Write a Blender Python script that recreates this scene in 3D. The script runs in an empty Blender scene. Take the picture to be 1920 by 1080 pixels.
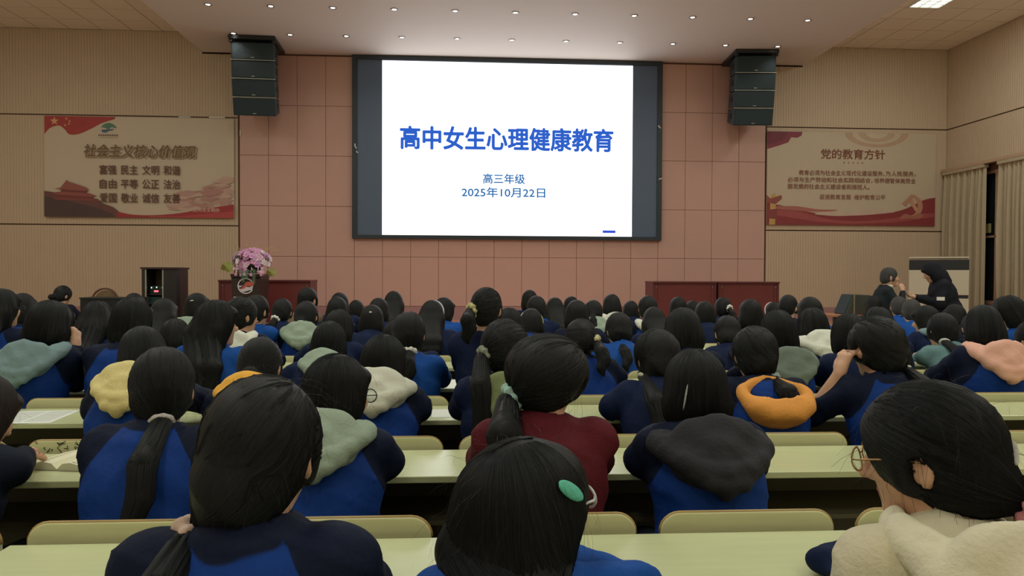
import bpy, bmesh, math, random
import numpy as np
from mathutils import Matrix, Vector
from mathutils.geometry import tessellate_polygon
random.seed(7); rng = np.random.default_rng(7)
SC = bpy.context.scene
COL = SC.collection

# ------------------------------------------------------------------ camera
F_PX, CAM_H = 1387.0, 1.4
YAW, PIT, ROL = np.radians([3.611, -1.090, 0.244])
def cam_axes():
    cy, sy, cp, sp = np.cos(YAW), np.sin(YAW), np.cos(PIT), np.sin(PIT)
    f = np.array([sy*cp, cy*cp, sp]); r = np.array([cy, -sy, 0.]); u = np.cross(r, f)
    c, s = np.cos(ROL), np.sin(ROL)
    return c*r+s*u, c*u-s*r, f
CR, CU, CF = cam_axes()
cam_data = bpy.data.cameras.new('camera'); cam = bpy.data.objects.new('camera', cam_data); COL.objects.link(cam)
cam.matrix_world = Matrix(((CR[0], CU[0], -CF[0], 0), (CR[1], CU[1], -CF[1], 0), (CR[2], CU[2], -CF[2], CAM_H), (0, 0, 0, 1)))
cam_data.sensor_width = 36.0; cam_data.lens = 36.0*F_PX/1920.0; cam_data.clip_start = 0.05; cam_data.clip_end = 200
SC.camera = cam

# ------------------------------------------------------------------ world and exposure
world = bpy.data.worlds.new('night'); SC.world = world; world.use_nodes = True
bgn = world.node_tree.nodes['Background']; bgn.inputs[0].default_value = (0.010, 0.013, 0.018, 1); bgn.inputs[1].default_value = 1.0
SC.view_settings.view_transform = 'Standard'; SC.view_settings.look = 'None'
SC.view_settings.exposure = -0.07; SC.view_settings.gamma = 1.0; SC.view_settings.use_curve_mapping = False
TROFFER_W = 46.0          # light of one ceiling panel, watts
SCREEN_E = 1.9            # emission of the white slide
DOWN_W = 9.0              # light of one small downlight

# ------------------------------------------------------------------ room numbers (metres)
D = 15.0                  # front wall
ZC, ZK = 6.12, 5.73       # tiled ceiling, canopy
XL, XR, YB = -10.6, 10.1, -3.2
ZS, YS = 0.47, 10.3       # stage height, stage front edge
PITCH, SEATW, SEATP, SEAT0 = 0.91, 0.457, 0.52, 0.50
DESK_Z = 0.75
def ray(u, v):
    return CR*((u-960)/F_PX) - CU*((v-540)/F_PX) + CF
def atY(u, v, Y):
    d = ray(u, v); p = d*(Y/d[1]); p[2] += CAM_H; return p
def atZ(u, v, Z):
    d = ray(u, v); p = d*((Z-CAM_H)/d[2]); p[2] += CAM_H; return p
def atX(u, v, X):
    d = ray(u, v); p = d*(X/d[0]); p[2] += CAM_H; return p

# ------------------------------------------------------------------ materials
def lin(c):
    c = c/255.0
    return c/12.92 if c <= 0.04045 else ((c+0.055)/1.055)**2.4
def rgb(r, g, b): return (lin(r), lin(g), lin(b))
MATS = {}
def mat(name, col, rough=0.6, var=0.10, scale=14.0, bump=0.0, bscale=60.0, metal=0.0, stretch=(1, 1, 1), spec=0.5, coat=0.0, sheen=0.0):
    if name in MATS: return MATS[name]
    m = bpy.data.materials.new(name); m.use_nodes = True; MATS[name] = m
    nt = m.node_tree; N = nt.nodes; L = nt.links; b = N['Principled BSDF']
    tc = N.new('ShaderNodeTexCoord'); mp = N.new('ShaderNodeMapping'); mp.inputs['Scale'].default_value = stretch
    L.new(tc.outputs['Object'], mp.inputs[0])
    nz = N.new('ShaderNodeTexNoise'); nz.inputs['Scale'].default_value = scale; nz.inputs['Detail'].default_value = 4
    L.new(mp.outputs[0], nz.inputs['Vector'])
    mx = N.new('ShaderNodeMix'); mx.data_type = 'RGBA'
    mx.inputs[6].default_value = (*[c*(1-var) for c in col], 1); mx.inputs[7].default_value = (*[min(1, c*(1+var)) for c in col], 1)
    L.new(nz.outputs['Fac'], mx.inputs[0]); L.new(mx.outputs[2], b.inputs['Base Color'])
    b.inputs['Roughness'].default_value = rough; b.inputs['Metallic'].default_value = metal
    b.inputs['Specular IOR Level'].default_value = spec
    if coat: b.inputs['Coat Weight'].default_value = coat
    if sheen: b.inputs['Sheen Weight'].default_value = sheen
    if bump:
        n2 = N.new('ShaderNodeTexNoise'); n2.inputs['Scale'].default_value = bscale; n2.inputs['Detail'].default_value = 3
        L.new(mp.outputs[0], n2.inputs['Vector'])
        bp = N.new('ShaderNodeBump'); bp.inputs['Strength'].default_value = bump; bp.inputs['Distance'].default_value = 0.01
        L.new(n2.outputs['Fac'], bp.inputs['Height']); L.new(bp.outputs[0], b.inputs['Normal'])
    return m
def emis(name, col, strength):
    if name in MATS: return MATS[name]
    m = bpy.data.materials.new(name); m.use_nodes = True; MATS[name] = m
    b = m.node_tree.nodes['Principled BSDF']
    b.inputs['Base Color'].default_value = (0.02, 0.02, 0.02, 1)
    b.inputs['Emission Color'].default_value = (*col, 1); b.inputs['Emission Strength'].default_value = strength
    return m
def glass(name, tint=(0.9, 0.95, 0.95), rough=0.05):
    if name in MATS: return MATS[name]
    m = mat(name, tint, rough, 0.02); b = m.node_tree.nodes['Principled BSDF']
    b.inputs['Transmission Weight'].default_value = 1.0; b.inputs['IOR'].default_value = 1.05
    return m
def mat_jacket(name, panel, side):
    """two-tone school jacket: attribute 'panel' is a signed distance to the seam"""
    if name in MATS: return MATS[name]
    m = mat(name, panel, 0.62, 0.12, 9.0, 0.35, 38.0)
    N = m.node_tree.nodes; L = m.node_tree.links; b = N['Principled BSDF']
    src = b.inputs['Base Color'].links[0].from_socket
    at = N.new('ShaderNodeAttribute'); at.attribute_name = 'panel'
    mr = N.new('ShaderNodeMapRange'); mr.inputs[1].default_value = -0.0015; mr.inputs[2].default_value = 0.0015
    L.new(at.outputs['Fac'], mr.inputs[0])
    mx = N.new('ShaderNodeMix'); mx.data_type = 'RGBA'; mx.inputs[6].default_value = (*side, 1)
    L.new(mr.outputs[0], mx.inputs[0]); L.new(src, mx.inputs[7]); L.new(mx.outputs[2], b.inputs['Base Color'])
    return m
def mat_hair(name, col):
    if name in MATS: return MATS[name]
    m = bpy.data.materials.new(name); m.use_nodes = True; MATS[name] = m
    N = m.node_tree.nodes; L = m.node_tree.links; b = N['Principled BSDF']
    at = N.new('ShaderNodeAttribute'); at.attribute_name = 'strand'
    nz = N.new('ShaderNodeTexNoise'); nz.inputs['Scale'].default_value = 1.0; nz.inputs['Detail'].default_value = 5; nz.inputs['Roughness'].default_value = 0.65
    L.new(at.outputs['Vector'], nz.inputs['Vector'])
    mx = N.new('ShaderNodeMix'); mx.data_type = 'RGBA'
    mx.inputs[6].default_value = (*[c*0.55 for c in col], 1); mx.inputs[7].default_value = (*[c*1.7 for c in col], 1)
    L.new(nz.outputs['Fac'], mx.inputs[0]); L.new(mx.outputs[2], b.inputs['Base Color'])
    b.inputs['Roughness'].default_value = 0.46; b.inputs['Specular IOR Level'].default_value = 0.22
    bp = N.new('ShaderNodeBump'); bp.inputs['Strength'].default_value = 0.8; bp.inputs['Distance'].default_value = 0.006
    L.new(nz.outputs['Fac'], bp.inputs['Height']); L.new(bp.outputs[0], b.inputs['Normal'])
    return m

M_WALLC = mat('wall_panel_pink', rgb(208, 168, 154), 0.55, 0.04, 3.0)
M_WALLS = mat('wall_ribbed_beige', rgb(203, 182, 154), 0.6, 0.05, 2.0)
M_GROOVE = mat('groove_brown', rgb(92, 58, 42), 0.5, 0.1)
M_PLASTER = mat('plaster_beige', rgb(226, 212, 192), 0.8, 0.05, 3.0)
M_CANOPY = mat('canopy_white_paint', rgb(222, 214, 206), 0.65, 0.02, 2.0)
M_TILE = mat('mineral_ceiling_tile', rgb(240, 228, 208), 0.85, 0.08, 60.0, 0.5, 160.0)
M_GRID = mat('ceiling_grid_metal', rgb(176, 160, 136), 0.5, 0.05)
M_FLOOR = mat('floor_tile_grey', rgb(176, 170, 156), 0.4, 0.12, 3.0)
M_STAGE = mat('stage_wood', rgb(190, 138, 114), 0.35, 0.15, 5.0, stretch=(1, 8, 1))
M_BASE = mat('skirting_mauve', rgb(172, 132, 132), 0.5, 0.05)
M_DESK = mat('desk_laminate', rgb(203, 210, 163), 0.26, 0.06, 6.0, stretch=(0.6, 9, 1), spec=0.5)
M_SEAT = mat('seat_plywood', rgb(216, 215, 168), 0.38, 0.14, 7.0, stretch=(0.5, 6, 9))
M_DARKPANEL = mat('desk_dark_panel', rgb(92, 86, 66), 0.5, 0.12)
M_METAL = mat('desk_frame_steel', rgb(70, 76, 74), 0.4, 0.1, metal=0.6)
M_BLACK = mat('black_plastic', rgb(34, 38, 40), 0.45, 0.1)
M_SPK = mat('speaker_paint', rgb(44, 62, 68), 0.5, 0.12, 30.0, 0.4, 200.0)
M_GRILLE = mat('speaker_grille', rgb(38, 60, 66), 0.55, 0.2, 90.0, 0.6, 400.0)
M_STRIP = mat('aluminium_strip', rgb(168, 172, 160), 0.35, 0.05, metal=0.4)
M_WHITE = mat('white_plastic', rgb(232, 230, 218), 0.4, 0.03)
M_PAPER = mat('white_paper', rgb(226, 230, 220), 0.8, 0.04, 30.0)
M_INK = mat('grey_ink', rgb(120, 126, 124), 0.8, 0.1)
M_MAROON = mat('desk_red_veneer', rgb(112, 52, 52), 0.35, 0.2, 4.0, stretch=(1, 1, 12))
M_MAROON2 = mat('desk_red_edge', rgb(96, 44, 46), 0.4, 0.1)
M_SCRFRAME = mat('screen_frame_dark', rgb(42, 54, 62), 0.35, 0.1)
M_SCROFF = mat('screen_unlit_led', rgb(88, 108, 134), 0.35, 0.06, 60.0)  # haze from the bright slide mixed into the base colour
M_SLIDE = emis('slide_white', (1.0, 1.0, 1.0), SCREEN_E)
M_SBLUE = emis('slide_blue', (0.0, 0.10, 0.60), 1.0)
M_SBLUE2 = emis('slide_blue_small', (0.0, 0.14, 0.42), 1.0)
M_SBAR = emis('slide_bar_blue', (0.0, 0.06, 0.65), 1.0)
M_LAMP = emis('lamp_lens', (1.0, 0.96, 0.88), 6.0)
M_TROF = emis('troffer_diffuser', (0.96, 1.0, 0.95), 2.2)
M_SKIN = mat('skin', rgb(214, 168, 138), 0.55, 0.06, 20.0)
M_EYE = mat('eye_dark', rgb(26, 20, 18), 0.2, 0.05)
M_EYEW = mat('eye_white', rgb(225, 220, 214), 0.3, 0.02)
M_LIP = mat('lips', rgb(176, 104, 96), 0.5, 0.05)
M_HAIR = mat_hair('hair_black', (0.0055, 0.0066, 0.0068))
M_HAIRB = mat_hair('hair_brown_black', (0.022, 0.016, 0.012))
M_HAIRG = mat_hair('hair_greying', (0.045, 0.045, 0.045))
M_TROUS = mat('navy_trousers', rgb(26, 32, 52), 0.8, 0.1)
BLUE, NAVY = rgb(15, 56, 130), rgb(12, 23, 48)
JK = {'std': mat_jacket('jacket_blue_navy', BLUE, NAVY),
      'navy': mat('jacket_navy', rgb(14, 28, 62), 0.6, 0.15, 9.0, 0.35, 38.0),
      'blue': mat('jacket_blue', rgb(22, 76, 154), 0.6, 0.12, 9.0, 0.35, 38.0),
      'teal': mat('sweater_teal', rgb(106, 142, 142), 0.85, 0.12, 60.0, 0.3, 180.0),
      'maroon': mat('sweater_maroon', rgb(92, 26, 36), 0.85, 0.12, 60.0, 0.3, 180.0),
      'black': mat('hoodie_black', rgb(30, 32, 40), 0.85, 0.12, 60.0, 0.3, 180.0),
      'suit': mat('suit_dark', rgb(36, 44, 48), 0.7, 0.1, 30.0, 0.2, 90.0),
      'cream': mat('hoodie_cream', rgb(216, 208, 178), 0.85, 0.07, 30.0, 0.3, 120.0),
      'brown': mat('jacket_brown', rgb(116, 96, 80), 0.8, 0.1, 30.0, 0.3, 90.0),
      'dark': mat('jacket_dark_navy', rgb(18, 26, 42), 0.6, 0.15, 9.0, 0.35, 38.0)}
for j_ in JK.values(): j_.node_tree.nodes['Principled BSDF'].inputs['Specular IOR Level'].default_value = 0.18; j_.node_tree.nodes['Principled BSDF'].inputs['Roughness'].default_value = 0.75
CLOTH = {}
def cloth(c):
    if c not in CLOTH:
        CLOTH[c] = mat('cloth_%d_%d_%d' % c, rgb(*c), 0.85, 0.07, 26.0, 0.3, 110.0)
    return CLOTH[c]
SAGE, CREAM, YEL, GREY, ORG, PINK, OLIVE, WHT = (150, 168, 148), (206, 208, 190), (222, 208, 142), (112, 126, 114), (232, 160, 76), (232, 178, 158), (120, 132, 88), (220, 224, 208)
BGREY = (120, 146, 150)

# ------------------------------------------------------------------ mesh helpers
def tag(o, label, cat, group=None):
    o['label'] = label; o['category'] = cat
    if group: o['group'] = group
    return o
def thing(name, label, cat, loc=(0, 0, 0), rotz=0.0, group=None):
    o = bpy.data.objects.new(name, None); COL.objects.link(o); o.empty_display_size = 0.1
    o.location = loc; o.rotation_euler = (0, 0, rotz)
    return tag(o, label, cat, group)
def fast_mesh(name, V, Q, smooth=True):
    me = bpy.data.meshes.new(name)
    V = np.asarray(V, np.float32); Q = np.asarray(Q, np.int32)
    k = Q.shape[1]
    me.vertices.add(len(V)); me.vertices.foreach_set('co', V.ravel())
    me.loops.add(Q.size); me.loops.foreach_set('vertex_index', Q.ravel())
    me.polygons.add(len(Q)); me.polygons.foreach_set('loop_start', np.arange(0, Q.size, k, dtype=np.int32))
    me.polygons.foreach_set('loop_total', np.full(len(Q), k, np.int32))
    me.polygons.foreach_set('use_smooth', np.full(len(Q), smooth, bool))
    me.update(calc_edges=True)
    return me
def link(name, me, m, parent=None, loc=None):
    o = bpy.data.objects.new(name, me); COL.objects.link(o)
    if m is not None and not len(me.materials): me.materials.append(m)
    if parent is not None: o.parent = parent
    if loc is not None: o.location = loc
    return o
class MB:
    def __init__(s): s.v = []; s.f = []
    def add(s, v, f):
        n = len(s.v); s.v += [tuple(map(float, p)) for p in v]; s.f += [tuple(i+n for i in q) for q in f]; return s
    def box(s, x0, x1, y0, y1, z0, z1):
        return s.add([(x0, y0, z0), (x1, y0, z0), (x1, y1, z0), (x0, y1, z0), (x0, y0, z1), (x1, y0, z1), (x1, y1, z1), (x0, y1, z1)],
                     [(3, 2, 1, 0), (4, 5, 6, 7), (0, 1, 5, 4), (1, 2, 6, 5), (2, 3, 7, 6), (3, 0, 4, 7)])
    def hexa(s, b, t):       # bottom 4 pts, top 4 pts
        return s.add(list(b)+list(t), [(3, 2, 1, 0), (4, 5, 6, 7), (0, 1, 5, 4), (1, 2, 6, 5), (2, 3, 7, 6), (3, 0, 4, 7)])
    def prism(s, pts, y0, y1):  # 2-D outline in x,z (counter-clockwise seen from -y) extruded along y
        n = len(pts); v = [(x, y0, z) for x, z in pts]+[(x, y1, z) for x, z in pts]
        f = [tuple(range(n)), tuple(range(2*n-1, n-1, -1))]+[(i, i+n, (i+1) % n+n, (i+1) % n) for i in range(n)]
        return s.add(v, f)
    def tube(s, pts, r, n=8, closed=False):
        pts = [np.array(p, float) for p in pts]; m = len(pts); rs = r if hasattr(r, '__len__') else [r]*m
        base = len(s.v); up = np.array([0.13, 0.31, 0.94])
        for i, p in enumerate(pts):
            a = pts[(i-1) % m] if closed or i > 0 else p; b = pts[(i+1) % m] if closed or i < m-1 else p
            t = b-a; t /= (np.linalg.norm(t)+1e-9); e = np.cross(t, up); e /= (np.linalg.norm(e)+1e-9); g = np.cross(t, e)
            for k in range(n):
                w = 2*math.pi*k/n; s.v.append(tuple(p+rs[i]*(math.cos(w)*e+math.sin(w)*g)))
        for i in range(m if closed else m-1):
            for k in range(n):
                a, b = base+i*n, base+((i+1) % m)*n
                s.f.append((a+k, a+(k+1) % n, b+(k+1) % n, b+k))
        if not closed:
            s.f.append(tuple(base+k for k in range(n-1, -1, -1))); s.f.append(tuple(base+(m-1)*n+k for k in range(n)))
        return s
    def lathe(s, prof, n=24, cx=0, cy=0):
        base = len(s.v)
        for r, z in prof:
            for k in range(n):
                w = 2*math.pi*k/n; s.v.append((cx+r*math.cos(w), cy+r*math.sin(w), z))
        for i in range(len(prof)-1):
            for k in range(n):
                a, b = base+i*n, base+(i+1)*n
                s.f.append((a+k, a+(k+1) % n, b+(k+1) % n, b+k))
        s.f.append(tuple(base+k for k in range(n-1, -1, -1))); s.f.append(tuple(base+(len(prof)-1)*n+k for k in range(n)))
        return s
    def mesh(s, name='m', bevel=0.0, smooth=False, seg=2):
        me = bpy.data.meshes.new(name); me.from_pydata(s.v, [], s.f)
        if bevel:
            bm = bmesh.new(); bm.from_mesh(me)
            bmesh.ops.recalc_face_normals(bm, faces=bm.faces)
            bmesh.ops.bevel(bm, geom=[e for e in bm.edges if len(e.link_faces) == 2 and e.calc_face_angle() > 0.6], offset=bevel, segments=seg, affect='EDGES', profile=0.5)
            bm.to_mesh(me); bm.free()
        if smooth:
            me.polygons.foreach_set('use_smooth', np.ones(len(me.polygons), bool))
        me.update(); return me
    def build(s, name, m, parent=None, bevel=0.0, smooth=False, loc=None):
        return link(name, s.mesh(name, bevel, smooth), m, parent, loc)
def struct(name, mb, m, bevel=0.0):
    o = mb.build(name, m, None, bevel); o['kind'] = 'structure'; return o
def rrect(x0, x1, z0, z1, r, n=5, corners=(1, 1, 1, 1)):  # bl, br, tr, tl
    out = []
    for (cx, cz, a0, on) in ((x0+r, z0+r, 180, corners[0]), (x1-r, z0+r, 270, corners[1]), (x1-r, z1-r, 0, corners[2]), (x0+r, z1-r, 90, corners[3])):
        if on:
            for k in range(n+1):
                a = math.radians(a0+90*k/n); out.append((cx+r*math.cos(a), cz+r*math.sin(a)))
        else:
            out.append((cx+r*(-1 if a0 in (180, 90) else 1), cz+r*(-1 if a0 in (180, 270) else 1)))
    return out
def text_obj(name, s, m, parent, x0, x1, zc, y, hgt=None, bold=0.0, shear=0.0, depth=0.002, spacing=1.0):
    """flat lettering on a wall facing the hall: fitted between x0 and x1, centred on height zc"""
    cu = bpy.data.curves.new(name, 'FONT'); cu.body = s; cu.size = 1.0; cu.extrude = 0.0; cu.shear = shear
    cu.space_character = spacing; cu.resolution_u = 3
    o = bpy.data.objects.new(name, cu); COL.objects.link(o)
    dg = bpy.context.evaluated_depsgraph_get(); me = bpy.data.meshes.new_from_object(o.evaluated_get(dg))
    bpy.data.objects.remove(o); bpy.data.curves.remove(cu)
    n = len(me.vertices); co = np.zeros(n*3, np.float32); me.vertices.foreach_get('co', co); co = co.reshape(-1, 3)
    lo, hi = co.min(0), co.max(0)
    sx = (x1-x0)/(hi[0]-lo[0]); sz = sx if hgt is None else hgt/(hi[1]-lo[1])
    out = np.zeros_like(co); out[:, 0] = x0+(co[:, 0]-lo[0])*sx; out[:, 2] = zc+(co[:, 1]-(lo[1]+hi[1])/2)*sz; out[:, 1] = y
    me.materials.clear(); me.vertices.foreach_set('co', out.ravel()); me.update()
    if bold:                                   # a heavier weight: the outlines laid again a hair to each side
        w = bold*sz; me.calc_loop_triangles(); nt = len(me.loop_triangles); tri = np.zeros(nt*3, np.int32); me.loop_triangles.foreach_get('vertices', tri); tri = tri.reshape(-1, 3)
        Vs, Fs = [], []
        for k, (dx, dz) in enumerate(((0, 0), (w, 0), (-w, 0), (0, w), (0, -w), (w*0.7, w*0.7), (-w*0.7, w*0.7), (w*0.7, -w*0.7), (-w*0.7, -w*0.7))):
            Vs.append(out+np.array([dx, -0.00003*k, dz], np.float32)); Fs.append(tri+k*n)
        bpy.data.meshes.remove(me); me = fast_mesh(name, np.concatenate(Vs), np.concatenate(Fs), False)
    return link(name, me, m, parent)

# ------------------------------------------------------------------ implicit surfaces for people
def rx(a):
    c, s = math.cos(a), math.sin(a); return np.array([[1, 0, 0], [0, c, -s], [0, s, c]])
def rz(a):
    c, s = math.cos(a), math.sin(a); return np.array([[c, -s, 0], [s, c, 0], [0, 0, 1]])
def ry(a):
    c, s = math.cos(a), math.sin(a); return np.array([[c, 0, s], [0, 1, 0], [-s, 0, c]])
def cone(a, b, ra, rb, k=0.02, op='+'): return ('c', np.array(a, np.float32), np.array(b, np.float32), ra, rb, k, op)
def ell(c, r, R=None, k=0.02, op='+'): return ('e', np.array(c, np.float32), np.array(r, np.float32), None if R is None else np.array(R, np.float32), k, op)
def plane(n, off, k=0.006, op='&'): return ('p', np.array(n, np.float32), off, k, op)
def torus(c, R0, rad, r, R=None, k=0.02, op='+', wob=0.0, nw=9): return ('t', np.array(c, np.float32), np.array(rad, np.float32), r, None if R is None else np.array(R, np.float32), wob, nw, k, op)
def prim(p, P):
    t = p[0]
    if t == 'c':
        _, a, b, ra, rb, k, op = p; ba = b-a; pa = P-a
        h = np.clip((pa@ba)/(ba@ba+1e-12), 0, 1)
        q = pa-h[:, None]*ba
        return np.sqrt((q*q).sum(1))-(ra+(rb-ra)*h), k, op
    if t == 'e':
        _, c, r, R, k, op = p; q = P-c
        if R is not None: q = q@R
        a = q/r; k0 = np.sqrt((a*a).sum(1)); a = a/r; k1 = np.sqrt((a*a).sum(1))+1e-9
        return k0*(k0-1)/k1, k, op
    if t == 'p':
        _, n, off, k, op = p; return P@n-off, k, op
    if t == 't':
        _, c, rad, r, R, wob, nw, k, op = p; q = P-c
        if R is not None: q = q@R
        a = np.arctan2(q[:, 1]/rad[1], q[:, 0]/rad[0]); ex = q[:, 0]-rad[0]*np.cos(a); ey = q[:, 1]-rad[1]*np.sin(a)
        rr = r*(1+wob*np.sin(nw*a)) if wob else r
        return np.sqrt(ex*ex+ey*ey+q[:, 2]**2)-rr, k, op
def sdf(prims, P):
    d = None
    for p in prims:
        e, k, op = prim(p, P)
        if d is None: d = e; continue
        if op == '+':
            h = np.clip(0.5+0.5*(d-e)/k, 0, 1); d = d*(1-h)+e*h-k*h*(1-h)
        else:
            if op == '-': e = -e
            h = np.clip(0.5-0.5*(d-e)/k, 0, 1); d = d*(1-h)+e*h+k*h*(1-h)
    return d
def bounds(prims):
    lo, hi = np.full(3, 9.), np.full(3, -9.)
    for p in prims:
        if p[-1] != '+': continue
        if p[0] == 'c':
            r = max(p[3], p[4])+0.02; pts = [p[1]-r, p[1]+r, p[2]-r, p[2]+r]
        elif p[0] == 'e':
            r = (np.sqrt(((p[3]*p[2])**2).sum(1)) if p[3] is not None else p[2])+0.02; pts = [p[1]-r, p[1]+r]
        elif p[0] == 't':
            r = max(p[2])+p[3]*1.4+0.02; pts = [p[1]-r, p[1]+r]
        else: continue
        for q in pts: lo = np.minimum(lo, q); hi = np.maximum(hi, q)
    return lo, hi
def polygonise(prims, h, warp=None, B=4):
    fn = (lambda P: sdf(prims, P)) if warp is None else (lambda P: sdf(prims, P)+warp(P))
    lo, hi = bounds(prims)
    nb = np.ceil((hi-lo)/(h*B)).astype(int)+1
    lo = lo-h*0.5
    g = np.stack(np.meshgrid(*[np.arange(n) for n in nb], indexing='ij'), -1).reshape(-1, 3)
    ctr = (lo+(g*B+B/2)*h).astype(np.float32)
    dc = fn(ctr); keep = (np.abs(dc) < B*h*1.05+0.012).reshape(nb)
    sgn = np.where(dc > 0, 1.0, -1.0).reshape(nb)
    n = nb*B+1
    cell = np.repeat(np.repeat(np.repeat(keep, B, 0), B, 1), B, 2)
    pt = np.zeros(n, bool)
    for i in (0, 1):
        for j in (0, 1):
            for k in (0, 1): pt[i:i+n[0]-1, j:j+n[1]-1, k:k+n[2]-1] |= cell
    val = np.ones(n, np.float32); s = np.repeat(np.repeat(np.repeat(sgn, B, 0), B, 1), B, 2); val[:-1, :-1, :-1] = s
    idx = np.argwhere(pt); val[pt] = fn((lo+idx*h).astype(np.float32))
    ins = val < 0
    c8 = [(i, j, k) for i in (0, 1) for j in (0, 1) for k in (0, 1)]
    cnt = sum(ins[i:n[0]-1+i, j:n[1]-1+j, k:n[2]-1+k].astype(np.int8) for i, j, k in c8)
    mixed = (cnt > 0) & (cnt < 8)
    ci = np.argwhere(mixed); vid = np.full(mixed.shape, -1, np.int64); vid[mixed] = np.arange(len(ci))
    acc = np.zeros((len(ci), 3)); num = np.zeros(len(ci))
    for a in c8:
        for ax in range(3):
            if a[ax]: continue
            b = list(a); b[ax] = 1
            va = val[ci[:, 0]+a[0], ci[:, 1]+a[1], ci[:, 2]+a[2]]; vb = val[ci[:, 0]+b[0], ci[:, 1]+b[1], ci[:, 2]+b[2]]
            x = (va < 0) != (vb < 0); t = np.where(x, va/np.where(x, va-vb, 1), 0)
            p = np.tile(np.array(a, float), (len(ci), 1)); p[:, ax] = t
            acc[x] += p[x]; num += x
    V = (lo+(ci+acc/num[:, None])*h).astype(np.float32)
    quads = []
    for ax in range(3):
        u, v = (ax+1) % 3, (ax+2) % 3
        sl0 = [slice(1, n[i]-1) for i in range(3)]; sl0[ax] = slice(0, n[ax]-1); sl1 = list(sl0); sl1[ax] = slice(1, n[ax])
        A, Bv = ins[tuple(sl0)], ins[tuple(sl1)]
        for flip, msk in ((0, A & ~Bv), (1, ~A & Bv)):
            e = np.argwhere(msk); off = np.ones(3, int); off[ax] = 0; e = e+off
            q = []
            for du, dv in ((0, 0), (1, 0), (1, 1), (0, 1)):
                c = e.copy(); c[:, u] -= 1-du; c[:, v] -= 1-dv; q.append(vid[c[:, 0], c[:, 1], c[:, 2]])
            q = np.stack(q, 1); quads.append(q[:, ::-1] if flip else q)
    Q = np.concatenate(quads); Q = Q[(Q >= 0).all(1)]
    for _ in range(2):                      # pull the points onto the surface
        d = fn(V); e = h*0.2
        G = np.stack([(fn(V+np.array(x, np.float32)*e)-d)/e for x in ((1, 0, 0), (0, 1, 0), (0, 0, 1))], 1)
        L2 = np.maximum((G*G).sum(1), 0.05)
        V = V-np.clip(d/L2, -h*0.5, h*0.5)[:, None]*G*0.8
    return V.astype(np.float32), Q

# ------------------------------------------------------------------ people
class Frame:
    def __init__(s, lean, t, sh, yaw, pitch, roll, hs, hipz=0.50):
        s.lean, s.t, s.sh, s.hipz, s.hs = math.radians(lean), t, sh, hipz, hs
        s.Rl = rx(-s.lean); s.Rh = rz(-math.radians(yaw))@rx(-math.radians(pitch))@ry(math.radians(roll))
        n = s.T((0, 0.005, 1.035)); s.C = n+s.Rh@np.array([0, 0.018, 0.092])*hs
    def T(s, p):
        q = np.array([p[0], p[1], (p[2]-0.5)*s.t]); q = s.Rl@q; q[0] += s.sh*q[2]
        return q+np.array([0, 0, s.hipz])
    def inv(s, V):
        q = V-np.array([0, 0, s.hipz], np.float32); q = q.copy(); q[:, 0] -= s.sh*q[:, 2]; q = q@s.Rl; q[:, 2] = q[:, 2]/s.t+0.5; return q
    def H(s, p): return s.C+s.Rh@(np.array(p, float)*s.hs)
    def top(s):
        e = s.Rh.T@np.array([0, 0, 1.0]); r = np.array([0.090, 0.106, 0.108])*s.hs
        return s.H((0, -0.010, 0.020))[2]+math.sqrt(((e*r)**2).sum())
    def back_y(s, z): return (z-s.hipz)*math.tan(s.lean)-0.168/math.cos(s.lean)
def unit(v): v = np.array(v, float); return v/(np.linalg.norm(v)+1e-9)
def hand_prims(w, d, n, side, curl, fine, spread=1.0):
    d = unit(d); n = unit(np.array(n, float)-np.dot(n, d)*d); l = np.cross(n, d)*side
    w = np.array(w, float)
    if not fine: return [cone(w, w+d*0.05, 0.026, 0.030, 0.015), cone(w+d*0.05, w+d*0.12+n*0.02*curl, 0.028, 0.018, 0.015)]
    out = [cone(w, w+d*0.03, 0.023, 0.025, 0.01)]
    for k in (-1, 0, 1): out.append(cone(w+d*0.02+l*0.010*k, w+d*0.082+l*0.022*k, 0.018, 0.0145, 0.010))
    for i, (o, L) in enumerate(((0.032, 0.070), (0.011, 0.080), (-0.011, 0.075), (-0.031, 0.058))):
        p = w+d*0.086+l*o*spread; a = 0.15+0.1*i*0
        for sgm, q in enumerate((0.45, 0.32, 0.23)):
            a += curl*(0.55 if sgm == 0 else 0.75)
            e = p+(d*math.cos(a)+n*math.sin(a))*L*q; out.append(cone(p, e, 0.0090-0.0007*sgm, 0.0084-0.0007*sgm, 0.003)); p = e
    p = w+d*0.028+l*0.026; v = unit(d*0.65+l*0.62+n*0.45); e = p+v*0.042; out.append(cone(p, e, 0.014, 0.0105, 0.008))
    out.append(cone(e, e+unit(v+d*0.6-l*0.3)*0.030, 0.0102, 0.0080, 0.004))
    return out
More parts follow.
